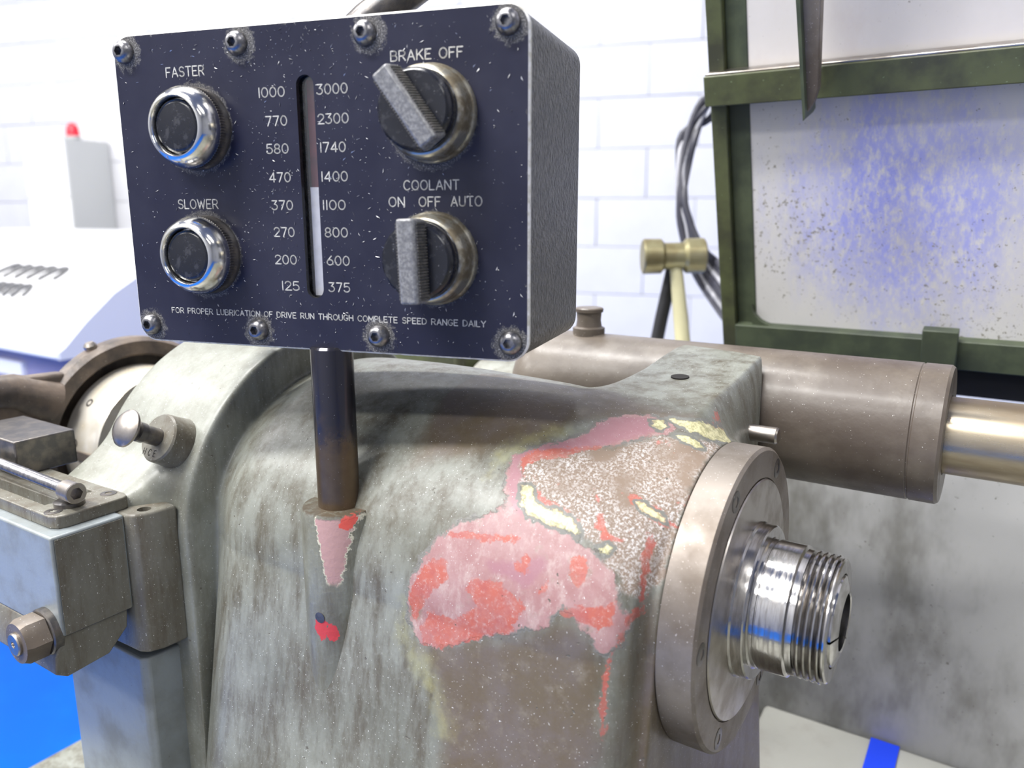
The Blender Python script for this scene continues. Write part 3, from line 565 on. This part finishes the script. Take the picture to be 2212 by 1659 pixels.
# speed window
win = MB().box(CU - .0058, CU + .0058, FY + .0085, FY + .0095, CZB - .047, CZB + .049); win = win.build('speed_window', CHANNEL, cb, label='narrow vertical speed indicator window')
MB().box(CU - .0027, CU + .0036, FY + .0056, FY + .0062, CZB + .0018, CZB + .0450).build('red_film', MAROON, win)
MB().box(CU - .0027, CU + .0036, FY + .0046, FY + .0054, CZB - .0435, CZB + .0021).build('indicator_strip', WHITE_IND, win)
MB().prism([(CU + x, CZB + .001 + z) for x, z in rrect(.0098, .092, .0048, 6)], 'y', FY + .0023, FY + .0030).build('window_pane', PANE, win)
# push buttons
kn = MB().lathe([(-.002, .0172), (.0020, .0172), (.0025, .0169), (.0062, .0169), (.0064, .0160)], d=(0, -1, 0), seg=180, star=((2, 3), 90, .0004)).mesh('push_button', ang=60); kn.materials.append(DARK_STEEL)
bz = MB().lathe([(.0060, .0150), (.0062, .0166), (.0078, .0168), (.0092, .0165), (.0122, .0152), (.0140, .0138), (.0148, .0127), (.0149, .0121), (.0143, .0116), (.0105, .0112), (.0105, .0100)], d=(0, -1, 0), seg=96).mesh('bezel', ang=50); bz.materials.append(CHROME)
bc = MB().lathe([(.006, .0109), (.0122, .0109), (.0130, .0104), (.0134, .0090), (.0132, .0)], d=(0, -1, 0), seg=72).mesh('button_cap', ang=50); bc.materials.append(BLACK_PLASTIC)
for u, v in ((-.0540, .0268), (-.0540, -.0266)):
    b = place('push_button', kn, cb, pt(u, v)); place('bezel', bz, b, (0, 0, 0)); place('button_cap', bc, b, (0, 0, 0))
# selector switches: dull ring, black dial, ribbed bar handle
rg = MB().lathe([(-.002, .0186), (.0022, .0186), (.0028, .0180), (.0035, .0176), (.0090, .0172), (.0112, .0162), (.0116, .0156)], d=(0, -1, 0), seg=96).mesh('selector_switch', ang=50); rg.materials.append(DULL_RING)
dl = MB().lathe([(.0100, .0152), (.0118, .0152), (.0122, .0148), (.0150, .0150), (.0175, .0146), (.0186, .0134), (.0184, .0)], d=(0, -1, 0), seg=80).mesh('dial', ang=40); dl.materials.append(BLACK_PLASTIC)
hd = MB(); hd.add([(x, y, z) for y, wx_, hz in ((-.0160, .0050, .0150), (-.0200, .0048, .0158), (-.0262, .0036, .0160)) for x, z in ((-wx_, -hz), (wx_, -hz), (wx_, hz), (-wx_, hz))],
       [(0, 1, 2, 3), (11, 10, 9, 8)] + [(4 * k + i, 4 * k + (i + 1) % 4, 4 * k + 4 + (i + 1) % 4, 4 * k + 4 + i) for k in range(2) for i in range(4)])
hdm = hd.mesh('handle'); hdm.materials.append(GREY_PLASTIC)
rb = MB()
for k in range(26):
    z = -.0140 + .00112 * k
    for sx in (-1, 1): rb.obox((sx * .00455, -.0218, z), (.00045 * sx, -.0, 0), (-sx * .0005, -.0030, 0), (0, 0, .00034))
rbm = rb.mesh('grip_ribs', smooth=False); rbm.materials.append(RIB_M)
for u, v, a in ((.0563, .0288, 36), (.0560, -.0266, 2)):
    b = place('selector_switch', rg, cb, pt(u, v)); place('dial', dl, b, (0, 0, 0))
    h = place('handle', hdm, b, (0, 0, 0), (0, -R_(a), 0)); bv = h.modifiers.new('bevel', 'BEVEL'); bv.width = .0011; bv.segments = 3
    place('grip_ribs', rbm, h, (0, 0, 0)); tag(h, 'scuffed grey bar handle')
# engraved words and numbers
WORDS = [('FASTER', -68.1, -48.6, 48.6, 3.8), ('SLOWER', -67.7, -46.7, -6.6, 3.8), ('BRAKE OFF', 39.1, 69.2, 49.1, 3.6), ('COOLANT', 43.2, 66.9, .45, 3.6), ('ON', 36.4, 43.2, -6.0, 3.6), ('OFF', 49.7, 58.9, -6.0, 3.6), ('AUTO', 63.5, 76.4, -5.9, 3.6),
 ('FOR PROPER LUBRICATION OF DRIVE RUN THROUGH COMPLETE SPEED RANGE DAILY', -76.4, 77.6, -53.35, 2.35)]
for i, (a, b) in enumerate((('1000', '3000'), ('770', '2300'), ('580', '1740'), ('470', '1400'), ('370', '1100'), ('270', '800'), ('200', '600'), ('125', '375'))):
    z = (38.4, 27.0, 15.9, 4.3, -7.15, -18.35, -30.0, -41.2)[i]
    WORDS += [(a, (-22.1, -19.5, -19.9, -19.4, -19.0, -18.7, -19.0, -16.4)[i], (-9.8, -9.4, -9.5, -9.2, -8.9, -8.9, -8.6, -8.0)[i], z, 3.7),
              (b, (5.6, 5.5, 5.9, 5.8, 5.8, 6.2, 6.5, 6.8)[i], (19.4, 19.3, 17.4, 17.8, 16.2, 16.7, 17.0, 16.6)[i], z, 3.7)]
for tx, u0, u1, z0, h in WORDS:
    text_mesh(tx, u0 / 1000, u1 / 1000, z0 / 1000, h / 1000, .00050 if h > 3 else .00040, lambda u, z: pt(u, z, .00006)).build('lettering', LETTER, fp and cb, smooth=False)
# bright metal chips stuck on the oily plate
mb = MB(); n = 0
while n < 1300:
    u, v = random.uniform(-.093, .093), random.uniform(-.064, .065)
    if random.random() > .35 + .65 * math.exp(-((u - .005) / .05) ** 2): continue
    if abs(u) < .0045 and abs(v) < .046: continue
    L, a = random.choice((.0003, .0005, .0007, .0010, .0017)) * random.uniform(.7, 1.3), random.uniform(0, math.pi * 2); d = Vector((math.cos(a), math.sin(a))) * L / 2; q = Vector((-d.y, d.x)).normalized() * .00006
    k = random.uniform(-.5, .5) * L
    A, B, Cc = pt(u - d.x, v - d.y, .0001), pt(u + d.x, v + d.y, .00012), pt(u + q.x * 2 + k * .4, v + q.y * 2, .0003); D = pt(u - q.x, v - q.y, .0001)
    mb.add([A, D, B, Cc], [(0, 1, 3), (1, 2, 3), (0, 3, 2), (0, 2, 1)]); n += 1
mb.build('metal_chips', ALU_CHIP, cb, kind='stuff', smooth=False, label='tiny bright metal chips stuck to the face plate')
MB().tube([(CU - .018, .050, CZB + .058), (CU - .017, .052, CZB + .067), (CU - .004, .058, CZB + .080), (CU + .03, .07, CZB + .105), (CU + .08, .10, CZB + .15)], .0085, 16).build('cable_conduit', DARK_STEEL, cb)
# ------------------------------------------------------------------ index plunger on the left cap
ph = R_(61.7); nr = Vector((0, -math.sin(ph), math.cos(ph))); pb = Vector((-.2815, 0, 0)) + nr * .1125
ip = thing('index_plunger', 'round-headed pull pin in a short stamped boss on the grey casting', 'pull pin', tuple(Vector((-.2815, 0, 0)) + nr * .096))
MB().lathe([(-.022, .0150), (-.008, .0134), (-.001, .0130), (0, .0122), (0, .004)], pb, nr, 56).build('boss', CAST_BROWN, ip)
MB().lathe([(-.002, .0046), (.0085, .0046), (.0090, .0052), (.0125, .0052), (.0130, .0040), (.0165, .0042), (.0172, .0050)], pb, nr, 32).build('shaft', DARK_STEEL, ip)
MB().lathe([(.0160, .0042), (.0168, .0085), (.0180, .0098), (.0190, .0096), (.0210, .0075), (.0222, .0040), (.0225, 0)], pb, nr, 56).build('knob', STEEL_SATIN, ip)
uu = Vector((1, 0, 0)); vv_ = nr.cross(uu) * -1
if vv_.z < 0: vv_ = -vv_
text_mesh('H C E', -.0075, .0030, -.0100, .0032, .0004, lambda u, z: pb + uu * u + vv_ * z + nr * .00008).build('stamping', HOLE, ip, smooth=False)
# ------------------------------------------------------------------ front bracket block
br = thing('bracket_block', 'grey-blue cast bracket block with slotted top plate and hex nut', 'bracket', (-.33, -.14, -.05))
MB().box(-.47, -.277, -.160, -.1240, -.0305, .020).build('block_body', [CAST_BLUE], br, .0012)
MB().prism([(-.1595, -.0305), (-.1635, -.040), (-.1645, -.0485), (-.1590, -.0520), (-.138, -.0500), (-.1275, -.0400), (-.1265, -.0305)], 'x', -.47, -.2785).build('block_skirt', CAST_BROWN, br, .0008)
tab = MB().prism([(-.300, -.1245), (-.2765, -.1240), (-.2715, -.1215), (-.2685, -.1140), (-.2675, -.1010), (-.300, -.0985)], 'z', -.0560, .0200).build('ear', CAST_BROWN, br, .0016)
cut(tab, [MB().lathe([(-.02, .0034), (.02, .0034)], (-.2755, -.1140, .02), (0, 0, 1), 28)])
MB().box(-.2765, -.2763, -.1585, -.1255, -.0295, .0185).build('side_skin', CAST_BROWN, br)
tp = MB().prism([(-.306, -.1540), (-.289, -.1540), (-.2848, -.1520), (-.2835, -.1480), (-.2835, -.1200), (-.2848, -.1168), (-.289, -.1155), (-.306, -.1155)], 'z', .0198, .0265).build('top_plate', CAST_BROWN, br, .0008)
for y0, y1 in ((-.1540, -.1465), (-.1395, -.1295), (-.1225, -.1155)):
    MB().box(-.47, -.3055, y0, y1, .0198, .0262).build('rail', CAST_BROWN, br, .0006)
cs = MB().lathe([(-.002, .0040), (.0002, .0040), (.0003, .0036), (.0003, .0019), (-.0016, .0018), (-.0016, 0)], d=(0, 0, 1), seg=36, hexes=(3, 4)).mesh('plate_screw'); cs.materials.append(DARK_STEEL)
for q in ((-.2930, -.1495, .0265), (-.2952, -.1206, .0265)): place('plate_screw', cs, tp, q)
MB().box(-.42, -.362, -.1330, -.1000, .0262, .0460).build('clamp_block', DARK_STEEL, br, .001)
NC = Vector((-.2890, -.1600, -.0300)); dn = Vector((0, -1, 0))
MB().lathe([(-.001, .0118), (.0030, .0118), (.0036, .0110), (.0036, .006)], NC, dn, 48).build('washer', DARK_STEEL, br)
nt = MB().lathe([(.0036, .0108), (.0040, .0112), (.0125, .0112), (.0150, .0098), (.0150, .0055)], NC, dn, 48, hexes=(0, 1, 2)).build('hex_nut', FLANGE_M, br)
MB().lathe([(.010, .0056), (.0160, .0056), (.0166, .0050), (.0166, .0016), (.0150, .0012), (.0150, 0)], NC, dn, 32).build('stud_end', STEEL_SATIN, br)
MB().lathe([(0, .0070), (.0022, .0070), (.0026, .0062), (.0030, .0040), (.0030, 0)], (-.2960, -.1400, .0264), (0, 0, 1), 32).build('rest_button', DARK_STEEL, br)
o = thing('socket_cap_screw', 'long steel socket-head cap screw lying on the slotted top plate', 'screw', (-.30, -.1415, .0290))
A = Vector((-.2845, -.1418, .0350)); dd = Vector((1, -.03, .0)).normalized()
MB().lathe([(-.0105, .0030), (-.0100, .0050), (-.0004, .0052), (0, .0048), (0, .0031), (-.0050, .0029), (-.0050, 0)], A, dd, 48, hexes=(4, 5)).build('screw_head', STEEL_SATIN, o)
th_ = [(-.011, .0029)] + [(-.012 - .0004 * k, .00300 if k % 2 else .00272) for k in range(220)]
MB().lathe(th_, A, dd, 28).build('screw_shank', SCREW_M, o)
# ------------------------------------------------------------------ collet closer: sleeve, yoke ring and lever
o = thing('closer_sleeve', 'polished cream-coloured metal sleeve behind the headstock', 'sleeve', (-.445, 0, -.055))
MB().lathe([(-.466, .040), (-.466, .0560), (-.4645, .0572), (-.4300, .0560), (-.4275, .0545), (-.4270, .0470), (-.4300, .0455)], seg=96).build('sleeve_shell', CREAM_SLEEVE, o)
MB().lathe([(-.50, .030), (-.34, .030)], seg=48).build('draw_tube', HOLE, o)
for a in (48, 78, 112): MB().lathe([(-.003, .0030), (.0004, .0030), (.0004, .0018), (-.001, .0016), (-.001, 0)], (-.452, -.0565 * math.sin(R_(a)), .0565 * math.cos(R_(a))), (0, -math.sin(R_(a)), math.cos(R_(a))), 24).build('sleeve_screw', DARK_STEEL, o)
a = 86; MB().obox((-.4365, -.0560 * math.sin(R_(a)), .0560 * math.cos(R_(a))), (.012, 0, 0), (0, -.0018 * math.sin(R_(a)), .0018 * math.cos(R_(a))), (0, .0034 * math.cos(R_(a)), .0034 * math.sin(R_(a)))).build('key', FLANGE_M, o, .0006)
o = thing('closer_yoke', 'greasy brown iron yoke ring with a lever arm around the cream sleeve', 'lever yoke', (-.468, 0, -.08))
MB().lathe([(-.476, .0640), (-.476, .0750), (-.472, .0780), (-.463, .0780), (-.459, .0750), (-.459, .0660), (-.462, .0640), (-.476, .0640)], seg=96).build('ring', YOKE_M, o)
MB().tube([(-.468, -.060, .040), (-.468, -.085, .052), (-.466, -.115, .056), (-.465, -.18, .052), (-.465, -.30, .044)], [.016, .012, .0095, .0085, .0085], 20).build('lever_arm', YOKE_M, o)
MB().prism([(-.050, .060), (-.100, .062), (-.110, .050), (-.092, .030), (-.086, -.02), (-.080, -.055), (-.06, -.04), (-.067, .0), (-.06, .03)], 'x', -.474, -.462).build('web', YOKE_M, o, .003)
MB().lathe([(-.004, .004), (.003, .0045), (.005, .003), (.005, 0)], (-.468, -.028, .0725), (0, -.3, 1), 20).build('grease_nipple', STEEL_SATIN, o)
# ------------------------------------------------------------------ splash guard behind the lathe (leans forward 18 degrees)
TL = R_(18); GP = Vector((0, .300, .050)); GV = Vector((0, -math.sin(TL), math.cos(TL))); GN = Vector((0, -math.cos(TL), -math.sin(TL)))
sg = thing('splash_guard', 'olive green framed splash guard with stained white sheets behind the lathe', 'splash guard', (0, .30, -.25))
def gbox(name, x0, x1, v0, v1, w0, w1, m, bevel=.0008, parent=None, label=None):
    mb = MB(); c = GP + Vector(((x0 + x1) / 2, 0, 0)) + GV * ((v0 + v1) / 2) + GN * ((w0 + w1) / 2)
    mb.obox(c, Vector(((x1 - x0) / 2, 0, 0)), GV * ((v1 - v0) / 2), GN * ((w1 - w0) / 2)); return mb.build(name, m, parent or sg, bevel, label=label)
gbox('post', -.1140, -.1030, -.20, .70, -.014, .002, GREEN_FRAME); gbox('post_return', -.1030, -.0885, -.20, .70, -.014, -.004, DARK_GREEN)
gbox('crossbar', -.1145, 1.0, .2030, .2230, .0, .012, GREEN_FRAME); gbox('crossbar_cap', -.1140, 1.0, .2225, .2245, -.004, .010, STEEL_SATIN)
gbox('bottom_rail', -.1035, 1.0, .0120, .0340, -.006, .003, DARK_GREEN); gbox('rail_gap_shade', -.1035, 1.0, -.012, .0100, -.02, -.004, RUBBER)  # black strip below the bottom rail stands in for its shadow gap
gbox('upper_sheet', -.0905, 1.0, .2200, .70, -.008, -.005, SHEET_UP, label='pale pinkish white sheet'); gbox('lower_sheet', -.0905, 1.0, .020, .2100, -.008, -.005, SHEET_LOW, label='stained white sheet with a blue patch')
gbox('rail_clip', .030, .052, .016, .044, .002, .010, DARK_GREEN); gbox('end_post', .985, 1.0, -.20, .70, -.014, .002, GREEN_FRAME)
for x0, x1, r in ((-.0905, -.0745, 0),):                   # gusset rounding the lower corner of the sheet opening
    mb = MB(); cx, cv, rr = -.0745, .050, .016; pl = [(-.0905, .034)] + [(cx - rr * math.cos(R_(90 * i / 8)), cv - rr * math.sin(R_(90 * i / 8))) for i in range(9)]
    P3 = lambda q, w_: GP + Vector((q[0], 0, 0)) + GV * q[1] + GN * w_
    n = len(pl); mb.add([P3(q, -.0045) for q in pl] + [P3(q, .0) for q in pl], [tuple(range(n)), tuple(range(n, 2 * n))] + [(i, (i + 1) % n, n + (i + 1) % n, n + i) for i in range(n)]); mb.build('corner_gusset', DARK_GREEN, sg)
# pointed bracket hanging in front of the guard
hb = thing('hanging_pointer', 'pointed grey metal bracket hanging in front of the pale sheet', 'bracket', (-.04, .21, .24))
pl = [(-.0475, .42), (-.0260, .42), (-.0318, .215), (-.0345, .207), (-.0385, .2005)]; mb = MB(); n = len(pl)
P4 = lambda q, w_: GP + Vector((q[0], 0, 0)) + GV * q[1] + GN * w_
mb.add([P4(q, .036) for q in pl] + [P4(q, .044) for q in pl], [tuple(range(n)), tuple(range(n, 2 * n))] + [(i, (i + 1) % n, n + (i + 1) % n, n + i) for i in range(n)])
mb.build('pointer_plate', FLANGE_M, hb, .0008)
mb = MB(); pl2 = [(-.0515, .42), (-.0470, .42), (-.0378, .2000), (-.0392, .1975)]; mb.add([P4(q, .024) for q in pl2] + [P4(q, .050) for q in pl2], [(0, 1, 2, 3), (4, 5, 6, 7)] + [(i, (i + 1) % 4, 4 + (i + 1) % 4, 4 + i) for i in range(4)])
mb.build('pointer_flange', DARK_GREEN, hb)
# rear plate, ledge, tape, bolt
o = thing('rear_plate', 'grey stained metal back plate below the brown tube', 'back plate', (.3, .27, -.25))
MB().box(-.30, 1.0, .262, .270, -.25, .022).build('plate_sheet', PLATE_BACK, o, .0008)
MB().box(-.30, 1.0, .258, .272, .020, .046).build('top_strip', DARK_GREEN, o, .0015)
o = MB().prism([(.2615, -.2205), (.256, -.2205), (.235, -.2240), (.10, -.2330), (.10, -.2500), (.2615, -.2500)], 'x', -.052, 1.0).build('ledge', LEDGE_M, bevel=.004); tag(o, 'pale oily ledge along the foot of the back plate', 'ledge')
mb = MB(); pts = [(.2600, -.2195), (.2560, -.2195), (.2350, -.2230), (.12, -.2306)]
mb.add([(x, y, z + dz) for x in (.0275, .0472) for y, z in pts for dz in (0, .0005)], [(0, 2, 10, 8), (2, 4, 12, 10), (4, 6, 14, 12), (1, 9, 11, 3), (3, 11, 13, 5), (5, 13, 15, 7), (0, 1, 3, 2), (2, 3, 5, 4), (4, 5, 7, 6), (8, 10, 11, 9), (10, 12, 13, 11), (12, 14, 15, 13), (0, 8, 9, 1), (6, 7, 15, 14)])
o = mb.build('tape', TAPE_M); tag(o, 'strip of bright blue tape stuck on the pale ledge', 'tape')
o = thing('hex_bolt', 'rusty hexagon bolt head beside the foot of the headstock', 'bolt', (-.016, .158, -.2345))
MB().lathe([(0, .0140), (.004, .0140), (.0042, .012)], (-.016, .158, -.2300), (0, 0, 1), 40).build('washer', RUST, o)
MB().lathe([(.0040, .0115), (.0045, .0120), (.0150, .0120), (.0170, .0100), (.0170, 0)], (-.016, .158, -.2300), (0, 0, 1), 36, hexes=(0, 1, 2)).build('bolt_head', RUST, o)
# green cover and grey motor casing behind the barrel
o = MB().box(-.42, -.292, .175, .255, -.25, .0600).build('belt_cover', GREEN_FRAME, bevel=.006); tag(o, 'olive green belt cover behind the headstock barrel', 'cover')
o = MB().lathe([(-.286, .0), (-.285, .040), (-.280, .046), (-.214, .046), (-.211, .040), (-.211, 0)], (0, .200, .006), (1, 0, 0), 64).build('motor_casing', CAST_PLAIN); tag(o, 'rounded grey motor casing behind the headstock barrel', 'motor')
MB().box(-.275, -.222, .175, .235, -.25, -.03).build('motor_foot', CAST_PLAIN, o)
# ------------------------------------------------------------------ mallet and rod standing in a tool stand
o = MB().box(-.36, -.13, .37, .50, FZ, .018).build('tool_stand', CAB_M, bevel=.006); tag(o, 'plain tool stand hidden behind the brown tube', 'stand')
m = thing('mallet', 'round-headed brass mallet with a pale wooden handle', 'mallet', (-.192, .425, .018))
hc = Vector((-.2175, .4395, .1255)); hx = Vector((.835, .55, .015)).normalized()
MB().lathe([(-.0325, .0), (-.0325, .0160), (-.0310, .0178), (-.0140, .0176), (-.0105, .0135), (.0085, .0135), (.0120, .0176), (.0290, .0178), (.0305, .0160), (.0305, 0)], hc, hx, 48).build('head', BRASS, m)
MB().tube([hc + Vector((-.001, 0, .005)), (-.2135, .439, .105), (-.2065, .434, .07), (-.197, .428, .02)], [.0060, .0066, .0074, .0080], 20).build('handle', WOOD, m)
o = MB().tube([(-.2215, .452, .128), (-.2235, .448, .105), (-.2295, .441, .06), (-.2345, .436, .019)], .0068, 16).build('rod', RUBBER); tag(o, 'black rod leaning behind the brass mallet', 'rod')
# cables behind the left edge of the guard
for k in range(7):
    j = lambda a: random.uniform(-a, a); f = k / 6
    P = [(-.245 + j(.006), .640, .31), (-.262 + j(.006), .637 + j(.01), .290 + j(.01)), (-.270 - .016 * f, .62, .258 + j(.006)), (-.276 - .010 * f, .612 + j(.008), .225), (-.272 - .010 * f + j(.004), .604, .190), (-.262 - .012 * f + j(.005), .602, .155), (-.246 - .014 * f, .604, .125 - .02 * f), (-.225 - .01 * f, .61, .105 - .04 * f)]
    P = [Vector((.0089 + .90 * x, -.0328 + .90 * y, .0167 + .90 * z)) for x, y, z in P]; P = [Vector((-.100, .330, P[0].z + .02))] + P + [Vector((-.100, .340, P[-1].z - .03))]; Q = []
    for i in range(len(P) - 1):                             # Catmull-Rom
        p0, p1, p2, p3 = [Vector(P[max(0, min(len(P) - 1, i + d))]) for d in (-1, 0, 1, 2)]
        Q += [.5 * (2 * p1 + (p2 - p0) * t + (2 * p0 - 5 * p1 + 4 * p2 - p3) * t * t + (3 * p1 - p0 - 3 * p2 + p3) * t ** 3) for t in (0, .25, .5, .75)]
    o = MB().tube(Q + [Vector(P[-1])], .0027 if k % 3 else .0038, 10).build('cable', CABLE_L if k in (2, 5) else CABLE_M)
    tag(o, 'thin pale grey cable hanging in the bundle beside the guard' if k in (2, 5) else 'dark cable hanging in the bundle beside the guard', 'cable', 'pale cables beside the guard' if k in (2, 5) else 'dark cables beside the guard')
# ------------------------------------------------------------------ white machine on the left
mc = thing('machine_tool', 'white machine tool with sloping hood and violet base', 'machine', (-2.6, 1.1, FZ))
prof = [(.655, -.186), (.655, -.160), (.670, -.150), (.73, -.092), (.81, -.026), (.884, .015), (1.0, .058), (1.15, .085), (1.35, .100), (1.62, .104), (1.62, -.186)]
MB().prism(prof, 'x', -4.0, -1.905).build('hood', MACH_WHITE, mc, .006)
MB().prism([(y + .004 if y < 1.6 else y, z - .006 if z > -.18 else z) for y, z in prof], 'x', -1.906, -1.895).build('side_panel', MACH_LILAC, mc)
MB().box(-4.0, -1.90, .700, 1.60, FZ, -.185).build('base', MACH_PURPLE, mc, .01)
MB().box(-3.4, -2.04, .690, .702, -.36, -.30).build('base_trim', MACH_LILAC, mc); MB().box(-3.6, -1.95, .692, .702, -.52, -.50).build('base_seam', HOLE, mc)
MB().box(-2.30, -2.16, .688, .702, -.265, -.225).build('name_plate', MACH_WHITE, mc)
def on_hood(x, t):                                        # point of the hood's sloping top, t = distance up the slope
    pts = [Vector((0, y, z)) for y, z in prof[3:9]]
    for a, b in zip(pts, pts[1:]):
        L = (b - a).length
        if t <= L or b is pts[-1]: p = a + (b - a) * (t / L); nrm = Vector((0, -(b - a).z, (b - a).y)).normalized(); return Vector((x, p.y, p.z)) + nrm * .003
        t -= L
for row, (t0, h, x0, n, st) in enumerate(((.122, .062, -2.56, 5, .068), (.048, .045, -2.48, 4, .050))):
    mb = MB(); q = []
    for i in range(n * 14): a = i / 14 * 2 * math.pi; q.append((x0 + i / 14 * st - .014 * math.sin(a) + .25 * h * (.5 - .5 * math.cos(a)), t0 + h * (.5 - .5 * math.cos(a))))
    mb.tube([on_hood(*p) for p in q], .008, 6); mb.build('script_lettering', MACH_TEXT, mc)
# ------------------------------------------------------------------ cabinet with beacon, conduit, junction box on the back wall
cbn = thing('electrical_cabinet', 'pale grey electrical cabinet against the white wall', 'cabinet', tuple(room(-2.79, .14, FZ)), TH)
MB().box(-.125, .135, -.14, .118, 0, 1.665).build('cabinet_body', CAB_M, cbn, .004)
MB().box(-.121, .131, -.146, -.139, 1.40, 1.655).build('upper_door', MACH_WHITE, cbn, .003); MB().box(-.121, .131, -.146, -.139, .05, 1.39).build('lower_door', MACH_WHITE, cbn, .003)
b = thing('beacon_light', 'red dome warning beacon on top of the grey cabinet', 'beacon', tuple(room(-2.685, .20, FZ + 1.667)), TH)
MB().lathe([(0, .034), (.010, .034), (.012, .030)], d=(0, 0, 1), seg=32).build('beacon_base', CAB_M, b)
MB().lathe([(.011, .029), (.045, .027), (.062, .021), (.070, .010), (.072, 0)], d=(0, 0, 1), seg=32).build('beacon_dome', BEACON_M, b)
o = MB().tube([room(-2.705, .020, .21), room(-2.705, .020, CZ)], .010, 14).build('conduit', MACH_WHITE); tag(o, 'thin white conduit running up the block wall', 'conduit')
jb = thing('junction_box', 'small grey junction box at the foot of the wall conduit', 'junction box', tuple(room(-2.69, .012, .13)), TH)
MB().box(-.024, .024, -.024, .003, 0, .085).build('box_body', CAB_M, jb, .004); MB().box(-.020, .020, -.027, -.023, .005, .08).build('box_cover', MACH_LILAC, jb, .002)
